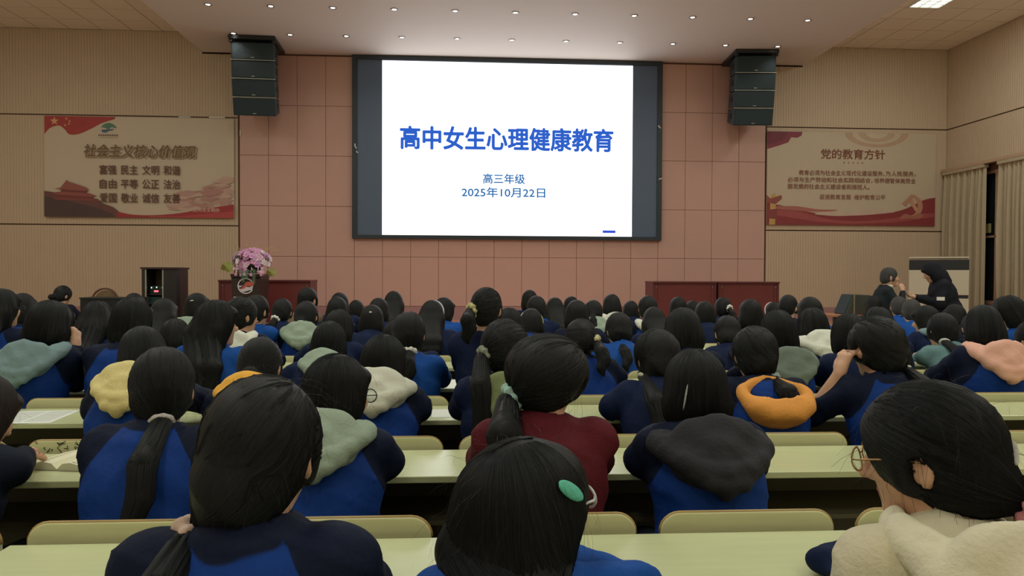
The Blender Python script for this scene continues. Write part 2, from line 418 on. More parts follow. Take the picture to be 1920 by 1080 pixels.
def arm_points(fr, side, pose):
    S = fr.T((side*0.148, -0.005, 0.945))
    dz = DESK_Z+0.062
    if pose == 'desk': E, W, d, n, c = (side*0.176, 0.215, dz+0.012), (side*0.095, 0.41, dz-0.004), (-side*0.5, 0.85, -0.02), (0, 0, -1), 0.16
    elif pose == 'near': E, W, d, n, c = (side*0.255, 0.16, 0.70), (side*0.10, 0.36, dz), (-side*0.7, 0.7, 0), (0, 0, -1), 0.5
    elif pose == 'cheek':
        W = fr.H((side*0.122, 0.050, -0.105)); E = np.array([side*0.20, W[1]+0.06, dz+0.005]); d = fr.H((side*0.098, 0.060, 0.0))-W; n = fr.H((0, 0.03, -0.05))-W; c = 0.95
        L = np.linalg.norm(W-E)
        if L > 0.30: E = W+(E-W)*0.29/L
        if L < 0.20: E = W+unit(E-W+np.array([side*0.1, -0.02, -0.08]))*0.22
        E[2] = max(E[2], dz+0.004)
    elif pose == 'raise':      # fist beside the head, elbow out on the desk
        W = fr.H((side*0.160, 0.03, -0.10)); E = W+np.array([side*0.085, 0.06, -0.185]); d = fr.H((side*0.11, 0.02, 0.02))-W; n = fr.H((0, 0.04, 0))-W; c = 1.0
    elif pose == 'lap': E, W, d, n, c = (side*0.215, 0.07, 0.70), (side*0.09, 0.22, 0.668), (-side*0.5, 0.8, 0), (0, 0, -1), 0.15
    elif pose == 'down': E, W, d, n, c = fr.T((side*0.215, -0.03, 0.68)), fr.T((side*0.21, 0.07, 0.46)), (0, 0.25, -1), (-side, 0, 0), 0.4
    elif pose == 'phone':
        E, W, d, n, c = fr.T((side*0.21, 0.10, 0.74)), fr.T((side*0.055, 0.30, 0.86)), (-side*0.35, 0.9, 0.25), (0, 0, 1), 0.7
    elif pose == 'chin':
        E, W, d, n, c = fr.T((side*0.20, 0.16, 0.72)), fr.H((side*0.05, 0.15, -0.17)), (-side*0.2, -0.2, 1), (-side, -0.4, 0), 0.9
    return S, np.array(E, float), np.array(W, float), np.array(d, float), np.array(n, float), c
def body_prims(fr, arms, fine, stand):
    T, H, R, Rh, hs = fr.T, fr.H, fr.Rl, fr.Rh, fr.hs
    hz = fr.hipz
    P = [ell((0, 0, hz+0.03), (0.155, 0.115, 0.11)), ell(T((0, 0, 0.68)), (0.125, 0.095, 0.15*fr.t), R, 0.04), ell(T((0, -0.005, 0.84)), (0.148, 0.098, 0.15*fr.t), R, 0.04),
         cone(T((-0.135, -0.01, 0.95)), T((0.135, -0.01, 0.95)), 0.05, 0.05, 0.04), cone(T((0, -0.01, 0.965)), fr.H((0, -0.015, -0.05)), 0.053, 0.050, 0.03)]
    for s in (-1, 1):
        if stand:
            kn = np.array([s*0.095, 0.03, hz*0.52]); an = np.array([s*0.10, -0.01, 0.09]); hp = np.array([s*0.085, 0, hz-0.01])
        else:
            kn = np.array([s*0.115, 0.40, hz-0.02]); an = np.array([s*0.115, 0.37, 0.09]); hp = np.array([s*0.085, 0.02, hz+0.005])
        P += [cone(hp, kn, 0.078, 0.054, 0.03), cone(kn, an, 0.052, 0.036, 0.02), cone(an, an+np.array([0, -0.03, -0.05]), 0.036, 0.034, 0.02), cone(an+np.array([0, -0.02, -0.05]), an+np.array([0, 0.13, -0.058]), 0.036, 0.028, 0.02)]
    for s, pose in zip((-1, 1), arms):
        S, E, W, d, n, c = arm_points(fr, s, pose)
        P += [cone(S, E, 0.046, 0.036, 0.02), cone(E, W, 0.037, 0.024, 0.012)]+hand_prims(W, d, n, s, c, fine)
    # head
    P += [ell(H((0, -0.008, 0.022)), np.array([0.075, 0.092, 0.094])*hs, Rh, 0.03), ell(H((0, 0.020, -0.040)), np.array([0.060, 0.070, 0.078])*hs, Rh, 0.025),
          ell(H((0, 0.066, -0.093)), np.array([0.026, 0.022, 0.022])*hs, Rh, 0.025),
          cone(H((0, 0.090, 0.008)), H((0, 0.108, -0.026)), 0.007, 0.011, 0.008), cone(H((-0.012, 0.094, -0.030)), H((0.012, 0.094, -0.030)), 0.008, 0.008, 0.006)]
    for s in (-1, 1):
        P += [ell(H((s*0.078, -0.008, -0.012)), np.array([0.010, 0.020, 0.032])*hs, Rh@rz(s*0.35), 0.006), cone(H((s*0.045, 0.066, -0.018)), H((s*0.050, 0.045, -0.030)), 0.014, 0.014, 0.03)]
        if fine:
            P += [ell(H((s*0.086, -0.004, -0.008)), np.array([0.006, 0.010, 0.018])*hs, Rh@rz(s*0.35), 0.004, '-'),
                  ell(H((s*0.031, 0.092, 0.006)), np.array([0.019, 0.014, 0.011])*hs, Rh, 0.008, '-'), ell(H((s*0.031, 0.074, 0.006)), np.array([0.0125, 0.0125, 0.0125])*hs, Rh, 0.002)]
    if fine:
        P += [ell(H((0, 0.083, -0.054)), np.array([0.022, 0.010, 0.0055])*hs, Rh, 0.004), ell(H((0, 0.081, -0.064)), np.array([0.019, 0.010, 0.006])*hs, Rh, 0.004)]
    return P
def jacket_prims(fr, arms, bulk=1.0, bare=None):
    T, R = fr.T, fr.Rl; b = bulk
    A = []
    for s, pose in zip((-1, 1), arms):
        S, E, W, d, n, c = arm_points(fr, s, pose)
        W2 = W-unit(W-E)*0.012
        if bare == s: W2 = E+(W-E)*0.22
        A.append([cone(S, E, 0.060*b, 0.050*b, 0.035), cone(E, W2, 0.049*b, 0.035*b, 0.02)])
    P = [ell(T((0, 0.0, 0.60)), (0.180*b, 0.148*b, 0.20*fr.t), R, 0.05), ell(T((0, -0.008, 0.82)), (0.178*b, 0.132*b, 0.185*fr.t), R, 0.05),
         cone(T((-0.125, -0.015, 0.945)), T((0.125, -0.015, 0.945)), 0.060*b, 0.060*b, 0.04), cone(T((0, -0.02, 0.93)), T((0, -0.015, 0.985)), 0.10, 0.066, 0.04)]
    for a in A: P += a
    P += [torus(T((0, -0.012, 1.003)), None, (0.066, 0.068), 0.017, R@rx(0.22), 0.015), plane((0, 0, -1), -(fr.hipz-0.06), 0.01), cone(T((0, -0.005, 0.99)), T((0, 0.02, 1.16)), 0.050, 0.060, 0.010, '-')]
    return P, A
def hood_prims(fr, big=1.0, drop=0.0):
    T0, R = fr.T, fr.Rl; b = big
    def T(p): return T0((p[0], p[1], p[2]-drop))
    if big < 0:      # a wide loose hood lying open like a bowl
        return [torus(T((0, -0.150, 0.885)), None, (0.132, 0.112), 0.028, R@rx(0.85), 0.02, wob=0.12, nw=5), ell(T((0, -0.155, 0.835)), (0.135, 0.082, 0.085), R@rx(0.6), 0.04), cone(T((-0.09, -0.02, 0.965)), T((0.09, -0.02, 0.965)), 0.045, 0.045, 0.04),
                ell(T((0, -0.170, 0.930)), (0.104, 0.084, 0.120), R@rx(0.5), 0.02, '-'), cone(T((0, 0.03, 0.95)), T((0, 0.03, 1.2)), 0.062, 0.062, 0.01, '-')]
    def swag(w, top, low, y0, y1, r, k=0.007):
        q = [T((w*b*math.sin(a), y0+(y1-y0)*math.cos(a)**0.8 if math.cos(a) > 0 else y0, top-(top-low)*max(0, math.cos(a))**1.4)) for a in np.linspace(-1.5, 1.5, 9)]
        return [cone(q[i], q[i+1], r*b, r*b, k) for i in range(8)]
    return swag(0.105, 1.000, 0.905, -0.03, -0.165-0.02*(b-1), 0.024)+swag(0.108, 0.985, 0.870, -0.05, -0.180-0.03*(b-1), 0.022)+swag(0.096, 1.012, 0.955, -0.02, -0.135-0.02*(b-1), 0.022)+swag(0.080, 0.965, 0.835, -0.09, -0.178-0.03*(b-1), 0.020)+[torus(T((0, -0.030, 0.995)), None, (0.094*b, 0.090*b), 0.024*b, R@rx(0.35), 0.012), ell(T((0, -0.128, 0.945)), (0.104*b, 0.040*b, 0.080*b), R@rx(0.15), 0.012),
            cone(T((0, -0.140, 0.93)), T((0, -0.165, 0.825)), 0.050*b, 0.020*b, 0.02),
            
            ell(T((0, -0.070, 1.050)), (0.078*b, 0.062*b, 0.075), R@rx(0.4), 0.012, '-'), cone(T((0, -0.006, 0.97)), fr.H((0, 0.0, -0.03)), 0.058, 0.068, 0.012, '-'), plane(R@np.array([0, 1.0, 0]), float((R@np.array([0, 1.0, 0]))@T((0, 0.030, 0.95))), 0.02)]
TIE = {'pony': (0.0, -0.128, -0.040), 'high': (0.0, -0.118, 0.045), 'ponyL': (-0.06, -0.115, -0.060), 'ponyR': (0.06, -0.115, -0.060), 'bun': (0, -0.120, -0.055)}
def hair_prims(fr, style, tie, length, vol, bo=0.0):
    H, Rh, hs, C = fr.H, fr.Rh, fr.hs, fr.C
    v = vol
    P = [ell(H((0, -0.010, 0.020)), (np.array([0.090*v, 0.106*v, 0.108]) if style != 'short' else np.array([0.083, 0.100, 0.102]))*hs, Rh)]
    tied = style in TIE
    if tied:
        P += [ell(H((0, -0.052, -0.045)), np.array([0.066, 0.052, 0.060])*hs, Rh, 0.03)]
    elif style == 'short':
        P += [ell(H((0, -0.050, -0.035)), np.array([0.070, 0.052, 0.060])*hs, Rh, 0.03)]
    elif style == 'bob':
        P += [ell(H((0, -0.026, -0.060)), np.array([0.103*v, 0.082*v, 0.092])*hs, Rh, 0.04)]
    elif style == 'long':
        P += [ell(H((0, -0.036, -0.055)), np.array([0.100*v, 0.078*v, 0.11])*hs, Rh, 0.05)]
        for s in (-1, 1):
            a = H((s*0.076, -0.035, -0.02)); e = C+fr.Rh@np.array([s*0.080, -0.02, 0])+np.array([0, 0, -0.20]); P.append(cone(a, e, 0.030*v, 0.020, 0.03))
    else: pass
    for s in (-1, 1):
        P += [ell(H((s*0.074, 0.020, -0.010)), np.array([0.014, 0.026, 0.045])*hs, Rh, 0.012)]
    # clear the face
    P += [ell(H((0, 0.138, -0.045)), np.array([0.082, 0.098, 0.118])*hs, Rh, 0.012, '-')]
    if tied or style == 'short':
        for s in (-1, 1): P += [ell(H((s*0.098, -0.004, -0.022)), np.array([0.030, 0.022, 0.036])*hs, Rh, 0.012, '-')]
    else:
        P += [ell(H((0, 0.068, 0.062)), np.array([0.066, 0.026, 0.030])*hs, Rh, 0.02)]
    tail = None
    if tied:
        t0 = np.array(tie if tie is not None else TIE[style]); tp = H(t0)
        P += [cone(H((t0[0]*0.3, -0.055, t0[2]*0.5)), H(t0*np.array([0.9, 0.92, 0.95])), 0.072*hs, 0.024, 0.03)]
        bk = Rh@np.array([t0[0]*4, -1, 0]); bk[2] = 0; bk = unit(bk)
        if style == 'bun':
            P += [ell(tp+bk*0.014, (0.038, 0.036, 0.038), None, 0.008), torus(tp+bk*0.012, None, (0.024, 0.024), 0.015, None, 0.008)]
        else:
            pts = [tp, tp+bk*0.030+np.array([0, 0, -0.012])]
            for k, f in enumerate((0.25, 0.5, 0.75, 1.0)):
                p = tp+bk*(0.050 if k < 2 else 0.045)+np.array([0.012*math.sin(k*2.1), 0, -length*f])
                p[1] = min(p[1], fr.back_y(p[2])-0.002+bo); pts.append(p)
            rr = [0.019, 0.026, 0.034*v, 0.032*v, 0.022*v, 0.004]
            for i in range(5): P.append(cone(pts[i], pts[i+1], rr[i], rr[i+1], 0.010))
            tail = pts
    elif style == 'long':
        z1 = C[2]-0.10; pts = [H((0, -0.085, -0.06))]
        for f in (0.4, 0.75, 1.0):
            p = np.array([C[0], C[1]-0.10, z1-length*f]); p[1] = min(p[1], fr.back_y(p[2])+0.012); pts.append(p)
        w = [0.085*v, 0.088*v, 0.070*v, 0.022]
        for i in range(3):
            for s in (-0.55, 0, 0.55):
                o0, o1 = np.array([s*w[i], 0, 0]), np.array([s*w[i+1], 0, 0])
                P.append(cone(pts[i]+o0, pts[i+1]+o1, 0.042-0.004*i, 0.036 if i < 2 else 0.006, 0.06 if i == 0 else 0.03))
        tail = pts
    return P, tail
def strand_attr(fr, V, style, tie, tail):
    q = (V-fr.C.astype(np.float32))@fr.Rh/fr.hs
    if style in TIE and tie is not None or style in TIE:
        t0 = np.array(tie if tie is not None else TIE[style]); ax = unit(t0-np.array([0, 0.03, 0.02]))
    else: ax = np.array([0, 0.25, -1.0])/math.sqrt(1.0625); t0 = np.zeros(3)
    e1 = unit(np.cross(ax, (1, 0.1, 0.2))); e2 = np.cross(ax, e1)
    base = q-np.array([0, -0.02, 0.02], np.float32)
    th = np.arctan2(base@e2, base@e1); al = base@ax
    if tail is not None and style in TIE:
        tp = tail[0]; below = (V[:, 2] < tp[2]-0.015) & (((V[:, :2]-np.array(tail[3])[:2])**2).sum(1) < 0.0036)
        c = np.array(tail[3]); th2 = np.arctan2(V[:, 1]-c[1], V[:, 0]-c[0]); th = np.where(below, th2, th); al = np.where(below, V[:, 2], al)
    return np.stack([np.cos(th)*16, np.sin(th)*16, al*9], 1).astype(np.float32)
def flyaways(V, Nn, fr, n, rs):
    """thin loose strands standing off the hair, each a narrow curved ribbon"""
    vs, fs = [], []
    ok = np.nonzero(((V-fr.C)@fr.Rh)[:, 2] > -0.055)[0]; idx = ok[rs.integers(0, len(ok), n)]
    for i in idx:
        p = V[i].astype(float); nn = Nn[i]; down = np.array([0, 0, -1.0]); t = down-np.dot(down, nn)*nn; t = unit(t+rs.normal(0, 0.35, 3))
        L = rs.uniform(0.03, 0.08); w = unit(np.cross(t, nn))*0.00022; b = len(vs)
        for k in range(5):
            f = k/4; c = p+t*L*f+nn*(0.004+0.014*math.sin(f*2.2)*rs.uniform(0.5, 1.2))+down*0.02*f*f
            vs += [c-w, c+w]
        for k in range(4): fs.append((b+2*k, b+2*k+1, b+2*k+3, b+2*k+2))
    return np.array(vs), np.array(fs)
def locks(prims, fr, style, tie, tail, n, rs, wid=0.0042):
    """raised locks of hair: thin ridges that run over the hair surface the way it is combed"""
    K = 11; f = np.linspace(0, 1, K)[:, None]; A, Bp = [], []; paths = []
    H = fr.H
    if style in TIE:
        t0 = np.array(tie if tie is not None else TIE[style]); tp = H(t0*1.02)
        for _ in range(n):
            a = rs.uniform(-2.5, 2.5); e = rs.uniform(-0.6, 1.35); q = np.array([0.09*math.sin(a)*math.cos(e), 0.07*math.cos(a)*math.cos(e)-0.01, 0.02+0.108*math.sin(e)])
            p0 = H(q); mid = (p0+tp)/2; o = unit(mid-H((0, -0.02, 0.0)))*0.09; g = np.linspace(0, 1, K)[:, None]
            paths.append((1-g)**2*p0+2*g*(1-g)*(mid+o*0.6)+g*g*tp)
        if tail is not None:
            T_ = np.array(tail); L = np.linspace(0, len(T_)-1, K)
            for _ in range(n//3):
                a = rs.uniform(0, 6.28); r = rs.uniform(0.6, 1.25)*0.034; base = np.stack([np.interp(L, np.arange(len(T_)), T_[:, k]) for k in range(3)], 1)
                paths.append(base+np.array([math.cos(a), math.sin(a)*0.8, 0])*r*np.sin(np.linspace(0.25, 2.7, K))[:, None]+rs.normal(0, 0.002, 3))
    else:
        low = {'short': -0.07, 'bob': -0.125, 'long': -0.17}.get(style, -0.1)
        part = rs.uniform(-0.02, 0.02)
        for _ in range(int(n*1.2)):
            a = rs.uniform(0.75, 2*math.pi-0.75); z1 = low*rs.uniform(0.6, 1.05)
            q0 = np.array([part+0.012*math.sin(a), -0.015+0.05*math.cos(a), 0.125]); q1 = np.array([0.098*math.sin(a), 0.09*math.cos(a)-0.02, z1]); qm = np.array([0.115*math.sin(a), 0.12*math.cos(a)-0.01, 0.085]); g = np.linspace(0, 1, K)[:, None]
            q = (1-g)**2*q0+2*g*(1-g)*qm+g*g*q1; paths.append(np.array([H(x) for x in q]))
        if style == 'long' and tail is not None:
            T_ = np.array(tail); L = np.linspace(0, len(T_)-1, K)
            for _ in range(n//2):
                o = rs.uniform(-0.085, 0.085); base = np.stack([np.interp(L, np.arange(len(T_)), T_[:, k]) for k in range(3)], 1); paths.append(base+np.array([o, -0.04, 0]))
    P = np.array(paths, np.float32); M_ = len(P); X = P.reshape(-1, 3)
    for it in range(4):
        d = sdf(prims, X); e = 0.003
        G = np.stack([(sdf(prims, X+np.array(v, np.float32)*e)-d)/e for v in ((1, 0, 0), (0, 1, 0), (0, 0, 1))], 1); G /= np.linalg.norm(G, axis=1)[:, None]+1e-6
        X = X-np.clip(d, -0.02, 0.02)[:, None]*G
    X = X.reshape(M_, K, 3); G = G.reshape(M_, K, 3)
    t = np.gradient(X, axis=1); t /= np.linalg.norm(t, axis=2)[..., None]+1e-6
    s = np.cross(t, G); w = (wid*rs.uniform(0.5, 1.3, M_))[:, None, None]*np.sin(np.linspace(0.25, math.pi-0.12, K))[None, :, None]
    lift = rs.uniform(0.0012, 0.0034, M_)[:, None, None]
    V = np.stack([X-s*w-G*0.0008, X+G*lift, X+s*w-G*0.0008], 2)
    ids = np.arange(M_*K*3).reshape(M_, K, 3); F_ = []
    for j in (0, 1): F_.append(np.stack([ids[:, :-1, j], ids[:, 1:, j], ids[:, 1:, j+1], ids[:, :-1, j+1]], -1).reshape(-1, 4))
    at = np.stack([np.repeat(rs.uniform(-20, 20, M_), K*3), np.tile(np.tile(np.array([0., 1.2, 2.4]), K), M_), np.tile(np.repeat(np.linspace(0, 1.2, K), 3), M_)], 1)
    return V.reshape(-1, 3), np.concatenate(F_), at.astype(np.float32)
def add_attr(me, name, data):
    if data.ndim == 1:
        a = me.attributes.new(name, 'FLOAT', 'POINT'); a.data.foreach_set('value', data.astype(np.float32))
    else:
        a = me.attributes.new(name, 'FLOAT_VECTOR', 'POINT'); a.data.foreach_set('vector', data.astype(np.float32).ravel())
NTRI = [0]
def build_person(loc, rotz, label, group, fr, arms, style='pony', tie=None, tie_col=None, tie_kind='scrunchie', jacket='std', hood=None, glasses=None,
                 length=0.22, vol=1.0, hair_mat=None, h=0.012, hh=0.010, fine=False, fly=0, stand=False, hooded=False, bulk=1.0, seed=1, clip=None, hoodbig=1.0, hooddrop=0.0, bare=None, bo=0.0, shirt=None, nlock=0, wrinkle=0.0045):
    root = thing('person', label, 'person', loc, rotz, group)
    rs = np.random.default_rng(seed)
    V, Q = polygonise(body_prims(fr, arms, fine, stand), h)
    me = fast_mesh('body', V, Q); me.materials.append(M_SKIN)
    if fine:
        me.materials.append(M_EYE); me.materials.append(M_LIP); me.materials.append(M_EYEW)
        c = V[Q].mean(1); q = (c-fr.C)@fr.Rh/fr.hs; mi = np.zeros(len(Q), np.int32)
        for s in (-1, 1):
            e = np.linalg.norm(q-np.array([s*0.031, 0.080, 0.006]), axis=1); mi[e < 0.0105] = 3
            e = np.linalg.norm(q-np.array([s*0.031, 0.087, 0.006]), axis=1); mi[e < 0.0075] = 1
        mi[(np.abs(q[:, 0]) < 0.021) & (np.abs(q[:, 2]+0.058) < 0.0065) & (q[:, 1] > 0.083)] = 2
        me.polygons.foreach_set('material_index', mi)
    link('body', me, None, root); NTRI[0] += 2*len(Q)
    # trousers
    hz = fr.hipz; TP = [ell((0, 0, hz+0.02), (0.172, 0.130, 0.12))]
    for s in (-1, 1):
        if stand: kn = np.array([s*0.095, 0.03, hz*0.52]); an = np.array([s*0.10, -0.01, 0.11]); hp = np.array([s*0.085, 0, hz-0.01])
        else: kn = np.array([s*0.115, 0.40, hz-0.02]); an = np.array([s*0.115, 0.37, 0.11]); hp = np.array([s*0.085, 0.02, hz+0.005])
        TP += [cone(hp, kn, 0.092, 0.068, 0.03), cone(kn, an, 0.066, 0.052, 0.02)]
    V, Q = polygonise(TP, max(h*1.6, 0.022)); link('trousers', fast_mesh('trousers', V, Q), M_TROUS, root); NTRI[0] += 2*len(Q)
    # jacket
    JP, A = jacket_prims(fr, arms, bulk, bare)
    ph = rs.uniform(0, 6, 6)
    def wr(P):
        a = np.sin(P[:, 0]*26+P[:, 2]*34+3*np.sin(P[:, 1]*14+ph[0])+ph[1])*np.sin(P[:, 2]*15-P[:, 0]*9+ph[2])
        b = np.sin(P[:, 1]*48+P[:, 2]*30+2*np.sin(P[:, 0]*20+ph[3]))
        c_ = 1-np.abs(np.sin(P[:, 0]*11+P[:, 2]*17+2.2*np.sin(P[:, 2]*7+P[:, 1]*9+ph[4])+ph[5])); return (a*wrinkle*0.8+b*wrinkle*0.4-c_**6*wrinkle*1.3).astype(np.float32)
    V, Q = polygonise(JP, h*1.25, wr)
    me = fast_mesh('jacket', V, Q)
    t = fr.inv(V); dA = np.minimum(sdf(A[0], V), sdf(A[1], V)); 
    rag = (0.078+(0.985-t[:, 2])*0.60)-np.abs(t[:, 0])
    nk = np.sqrt(t[:, 0]**2+(t[:, 1]+0.012)**2)-0.092; nk = np.where(t[:, 2] > 0.955, nk, 1.0)
    pan = np.minimum(np.minimum(rag, dA-0.008), nk)
    add_attr(me, 'panel', pan)
    jo = link('jacket' if jacket not in ('teal', 'maroon') else 'sweater', me, JK[jacket], root); NTRI[0] += 2*len(Q)
    if shirt:
        T = fr.T; V, Q = polygonise([torus(T((0, 0.005, 1.018)), None, (0.056, 0.058), 0.012, fr.Rl@rx(0.2)), torus(T((0, 0.005, 1.005)), None, (0.058, 0.060), 0.012, fr.Rl@rx(0.2))], 0.006)
        link('shirt_collar', fast_mesh('collar', V, Q), M_WHITE, root)
    if hood:
        ph2 = rs.uniform(0, 6, 3)
        def wh(P): f = np.abs(np.sin(np.abs(P[:, 0])*24+P[:, 2]*38+1.2*np.sin(P[:, 0]*17+ph2[0])+ph2[1])); return (0.0035*f**0.6-0.002+0.0018*np.sin(P[:, 0]*60+ph2[2])*np.sin(P[:, 2]*52)).astype(np.float32)
        V, Q = polygonise(hood_prims(fr, hoodbig, hooddrop), min(h*0.75, 0.012), wh)
        link('hood', fast_mesh('hood', V, Q), cloth(hood), root); NTRI[0] += 2*len(Q)
    if hooded:
        H, Rh = fr.H, fr.Rh
        HP = [ell(H((0, -0.012, 0.018)), (0.104, 0.122, 0.122), Rh), ell(H((0, -0.04, -0.08)), (0.105, 0.10, 0.11), Rh, 0.05), cone(H((0, -0.06, -0.09)), fr.T((0, -0.04, 0.97)), 0.095, 0.11, 0.04),
              ell(H((0, 0.10, -0.035)), (0.072, 0.125, 0.108), Rh, 0.02, '-'), ell(H((0, 0.0, -0.01)), (0.083, 0.10, 0.10), Rh, 0.01, '-')]
        V, Q = polygonise(HP, 0.012); link('raised_hood', fast_mesh('raised_hood', V, Q), JK[jacket], root)
    # hair
    hm = hair_mat or M_HAIR
    HPr, tail = hair_prims(fr, style, tie, length, vol, bo)
    V, Q = polygonise(HPr, hh)
    sa = strand_attr(fr, V, style, tie, tail); NTRI[0] += 2*len(Q)
    if nlock:
        lv, lf, la = locks(HPr, fr, style, tie, tail, nlock, rs); V0, Q0 = V, Q
        Q = np.concatenate([Q, lf+len(V)]); V = np.concatenate([V, lv.astype(np.float32)]); sa = np.concatenate([sa, la]); NTRI[0] += 2*len(lf)
    if fly:
        tmp = fast_mesh('t', V0, Q0); nn = np.zeros(len(V0)*3, np.float32); tmp.vertices.foreach_get('normal', nn); nn = nn.reshape(-1, 3); bpy.data.meshes.remove(tmp)
        fv, ff = flyaways(V0, nn, fr, fly, rs); Q = np.concatenate([Q, ff+len(V)]); sa = np.concatenate([sa, np.zeros((len(fv), 3), np.float32)]); V = np.concatenate([V, fv])
    me = fast_mesh('hair', V, Q); add_attr(me, 'strand', sa)
    ho = link('hair', me, hm, root)
    if tie_col and style in TIE:
        t0 = np.array(tie if tie is not None else TIE[style]); tp = fr.H(t0); ax = unit(fr.Rh@(t0-np.array([0, -0.03, 0.0])))
        e1 = unit(np.cross(ax, (0.3, 0, 1))); e2 = np.cross(ax, e1); Rt = np.stack([e1, e2, ax], 1)
        k = 1.0 if tie_kind == 'scrunchie' else 0.62
        V, Q = polygonise([torus(tp+ax*0.006, None, (0.027, 0.027), 0.0155*k, Rt, wob=0.22 if k == 1 else 0.08, nw=8)], 0.0045 if fine else 0.008)
        link('scrunchie' if k == 1 else 'hair_tie', fast_mesh('tie', V, Q), cloth(tie_col), ho)
    if clip:
        pos, size, colr, rotv = clip; R = fr.Rh@ry(math.radians(rotv))
        V, Q = polygonise([ell(fr.H(pos), np.array(size)*fr.hs, R@rz(math.atan2(-pos[0], pos[1])*0+0))], max(min(size)*0.55, 0.002)); link('hair_clip', fast_mesh('clip', V, Q), cloth(colr), ho)
    if glasses:
        mb = MB()
        for s in (-1, 1):
            ring = [fr.H((s*0.034+0.026*math.cos(a), 0.104+0.004*abs(math.cos(a)), 0.004+0.021*math.sin(a))) for a in np.linspace(0, 2*math.pi, 18, endpoint=False)]
            mb.tube(ring, 0.0018*(1.5 if glasses == 'clear' else 1), 6, True)
            mb.tube([fr.H((s*0.060, 0.106, 0.008)), fr.H((s*0.078, 0.094, 0.010)), fr.H((s*0.085, 0.02, 0.008)), fr.H((s*0.084, -0.02, 0.0))], 0.0017*(1.5 if glasses == 'clear' else 1), 6)
        mb.tube([fr.H((-0.010, 0.108, 0.008)), fr.H((0, 0.110, 0.011)), fr.H((0.010, 0.108, 0.008))], 0.0017, 6)
        g = mb.build('glasses', {'clear': mat('clear_frame', rgb(206, 214, 210), 0.15, 0.03), 'black': M_BLACK, 'gold': mat('gold_frame', rgb(190, 150, 100), 0.3, 0.05, metal=0.6)}[glasses], root, smooth=True)
        for s in (-1, 1):
            pts = [fr.H((s*0.034+0.0245*math.cos(a), 0.1045, 0.004+0.0195*math.sin(a))) for a in np.linspace(0, 2*math.pi, 18, endpoint=False)]
            q2 = [p+fr.Rh@np.array([0, 0.0012, 0]) for p in pts]; n = 18
            lm = MB().add(pts+q2, [tuple(range(n)), tuple(range(2*n-1, n-1, -1))]+[(i, (i+1) % n, (i+1) % n+n, i+n) for i in range(n)])
            lm.build('lens', glass('spectacle_lens'), g)
    return root, ho

# ------------------------------------------------------------------ the room
struct('floor', MB().box(XL-0.2, XR+0.2, YB, YS+0.1, -0.2, 0.0), M_FLOOR)
stage = struct('floor_stage', MB().box(XL-0.2, XR+0.2, YS, D, 0.0, ZS), M_STAGE)
struct('trim_1', MB().box(XL, XR, YS-0.02, YS+0.04, ZS-0.05, ZS+0.004), M_GROOVE)
struct('wall_back', MB().box(XL-0.2, XR+0.2, YB-0.2, YB, -0.2, ZC+0.3), M_PLASTER)
struct('wall_left', MB().box(XL-0.2, XL, YB, D+0.2, -0.2, ZC+0.3), M_PLASTER)
wf = struct('wall_front', MB().box(XL-0.2, XR+0.2, D, D+0.2, -0.2, ZC+0.3), M_GROOVE)
struct('baseboard_front', MB().box(XL, XR, D-0.045, D-0.001, ZS, 0.735), M_BASE)
X0, X1 = -4.46, 6.18                                   # smooth centre of the front wall
SX0, SX1, SZ0, SZ1 = -2.25, 3.99, 2.09, 5.72           # screen
MB().box(X0-0.002, X1+0.002, D-0.008, D+0.001, 0.735, ZK).build('backing_board', mat('wall_joint', rgb(170, 128, 112), 0.6, 0.05), wf)
cols = [X0+(X1-X0)*i/19 for i in range(20)]; rows = [0.74, 1.73, 2.73, 3.73, 4.72, 5.73]
for i in range(19):
    for j in range(5):
        a, b, c, d = cols[i]+0.004, cols[i+1]-0.004, rows[j]+0.004, rows[j+1]-0.004
        if a > SX0 and b < SX1 and c > SZ0: continue
        MB().box(a, b, D-0.022-0.003*random.random(), D+0.001, c, d).build('wall_panel', M_WALLC, wf, 0.003)
def ribbed(a0, a1, pitch=0.056, groove=0.009, depth=0.005):
    """outline of a fluted board along one axis: list of (coordinate, depth)"""
    out = []; n = int(round((a1-a0)/pitch)); p = (a1-a0)/n
    for i in range(n):
        s = a0+i*p; out += [(s, 0), (s+p-groove, 0), (s+p-groove, depth), (s+p, depth)]
    out.append((a1, 0)); return out
def rib_board(name, prof, z0, z1, y, m, parent, axis='x', thick=0.03):
    v, f = [], []
    for (s, d) in prof:
        for z in (z0, z1): v.append((s, y+d, z) if axis == 'x' else (y+d, s, z))
    for i in range(len(prof)-1): f.append((2*i, 2*i+2, 2*i+3, 2*i+1))
    a, b = prof[0][0], prof[-1][0]
    mb = MB().add(v, f)
    if axis == 'x': mb.box(a, b, y+0.012, y+thick, z0, z1)
    else: mb.box(y+0.012, y+thick, min(a, b), max(a, b), z0, z1)
    return mb.build(name, m, parent)
for (a, b) in ((XL, X0-0.03), (X1+0.03, XR)):
    for (z0, z1) in ((0.735, 2.315), (2.34, 4.445), (4.47, ZC)):
        rib_board('ribbed_panel', ribbed(a, b), z0, z1, D-0.03, M_WALLS, wf)
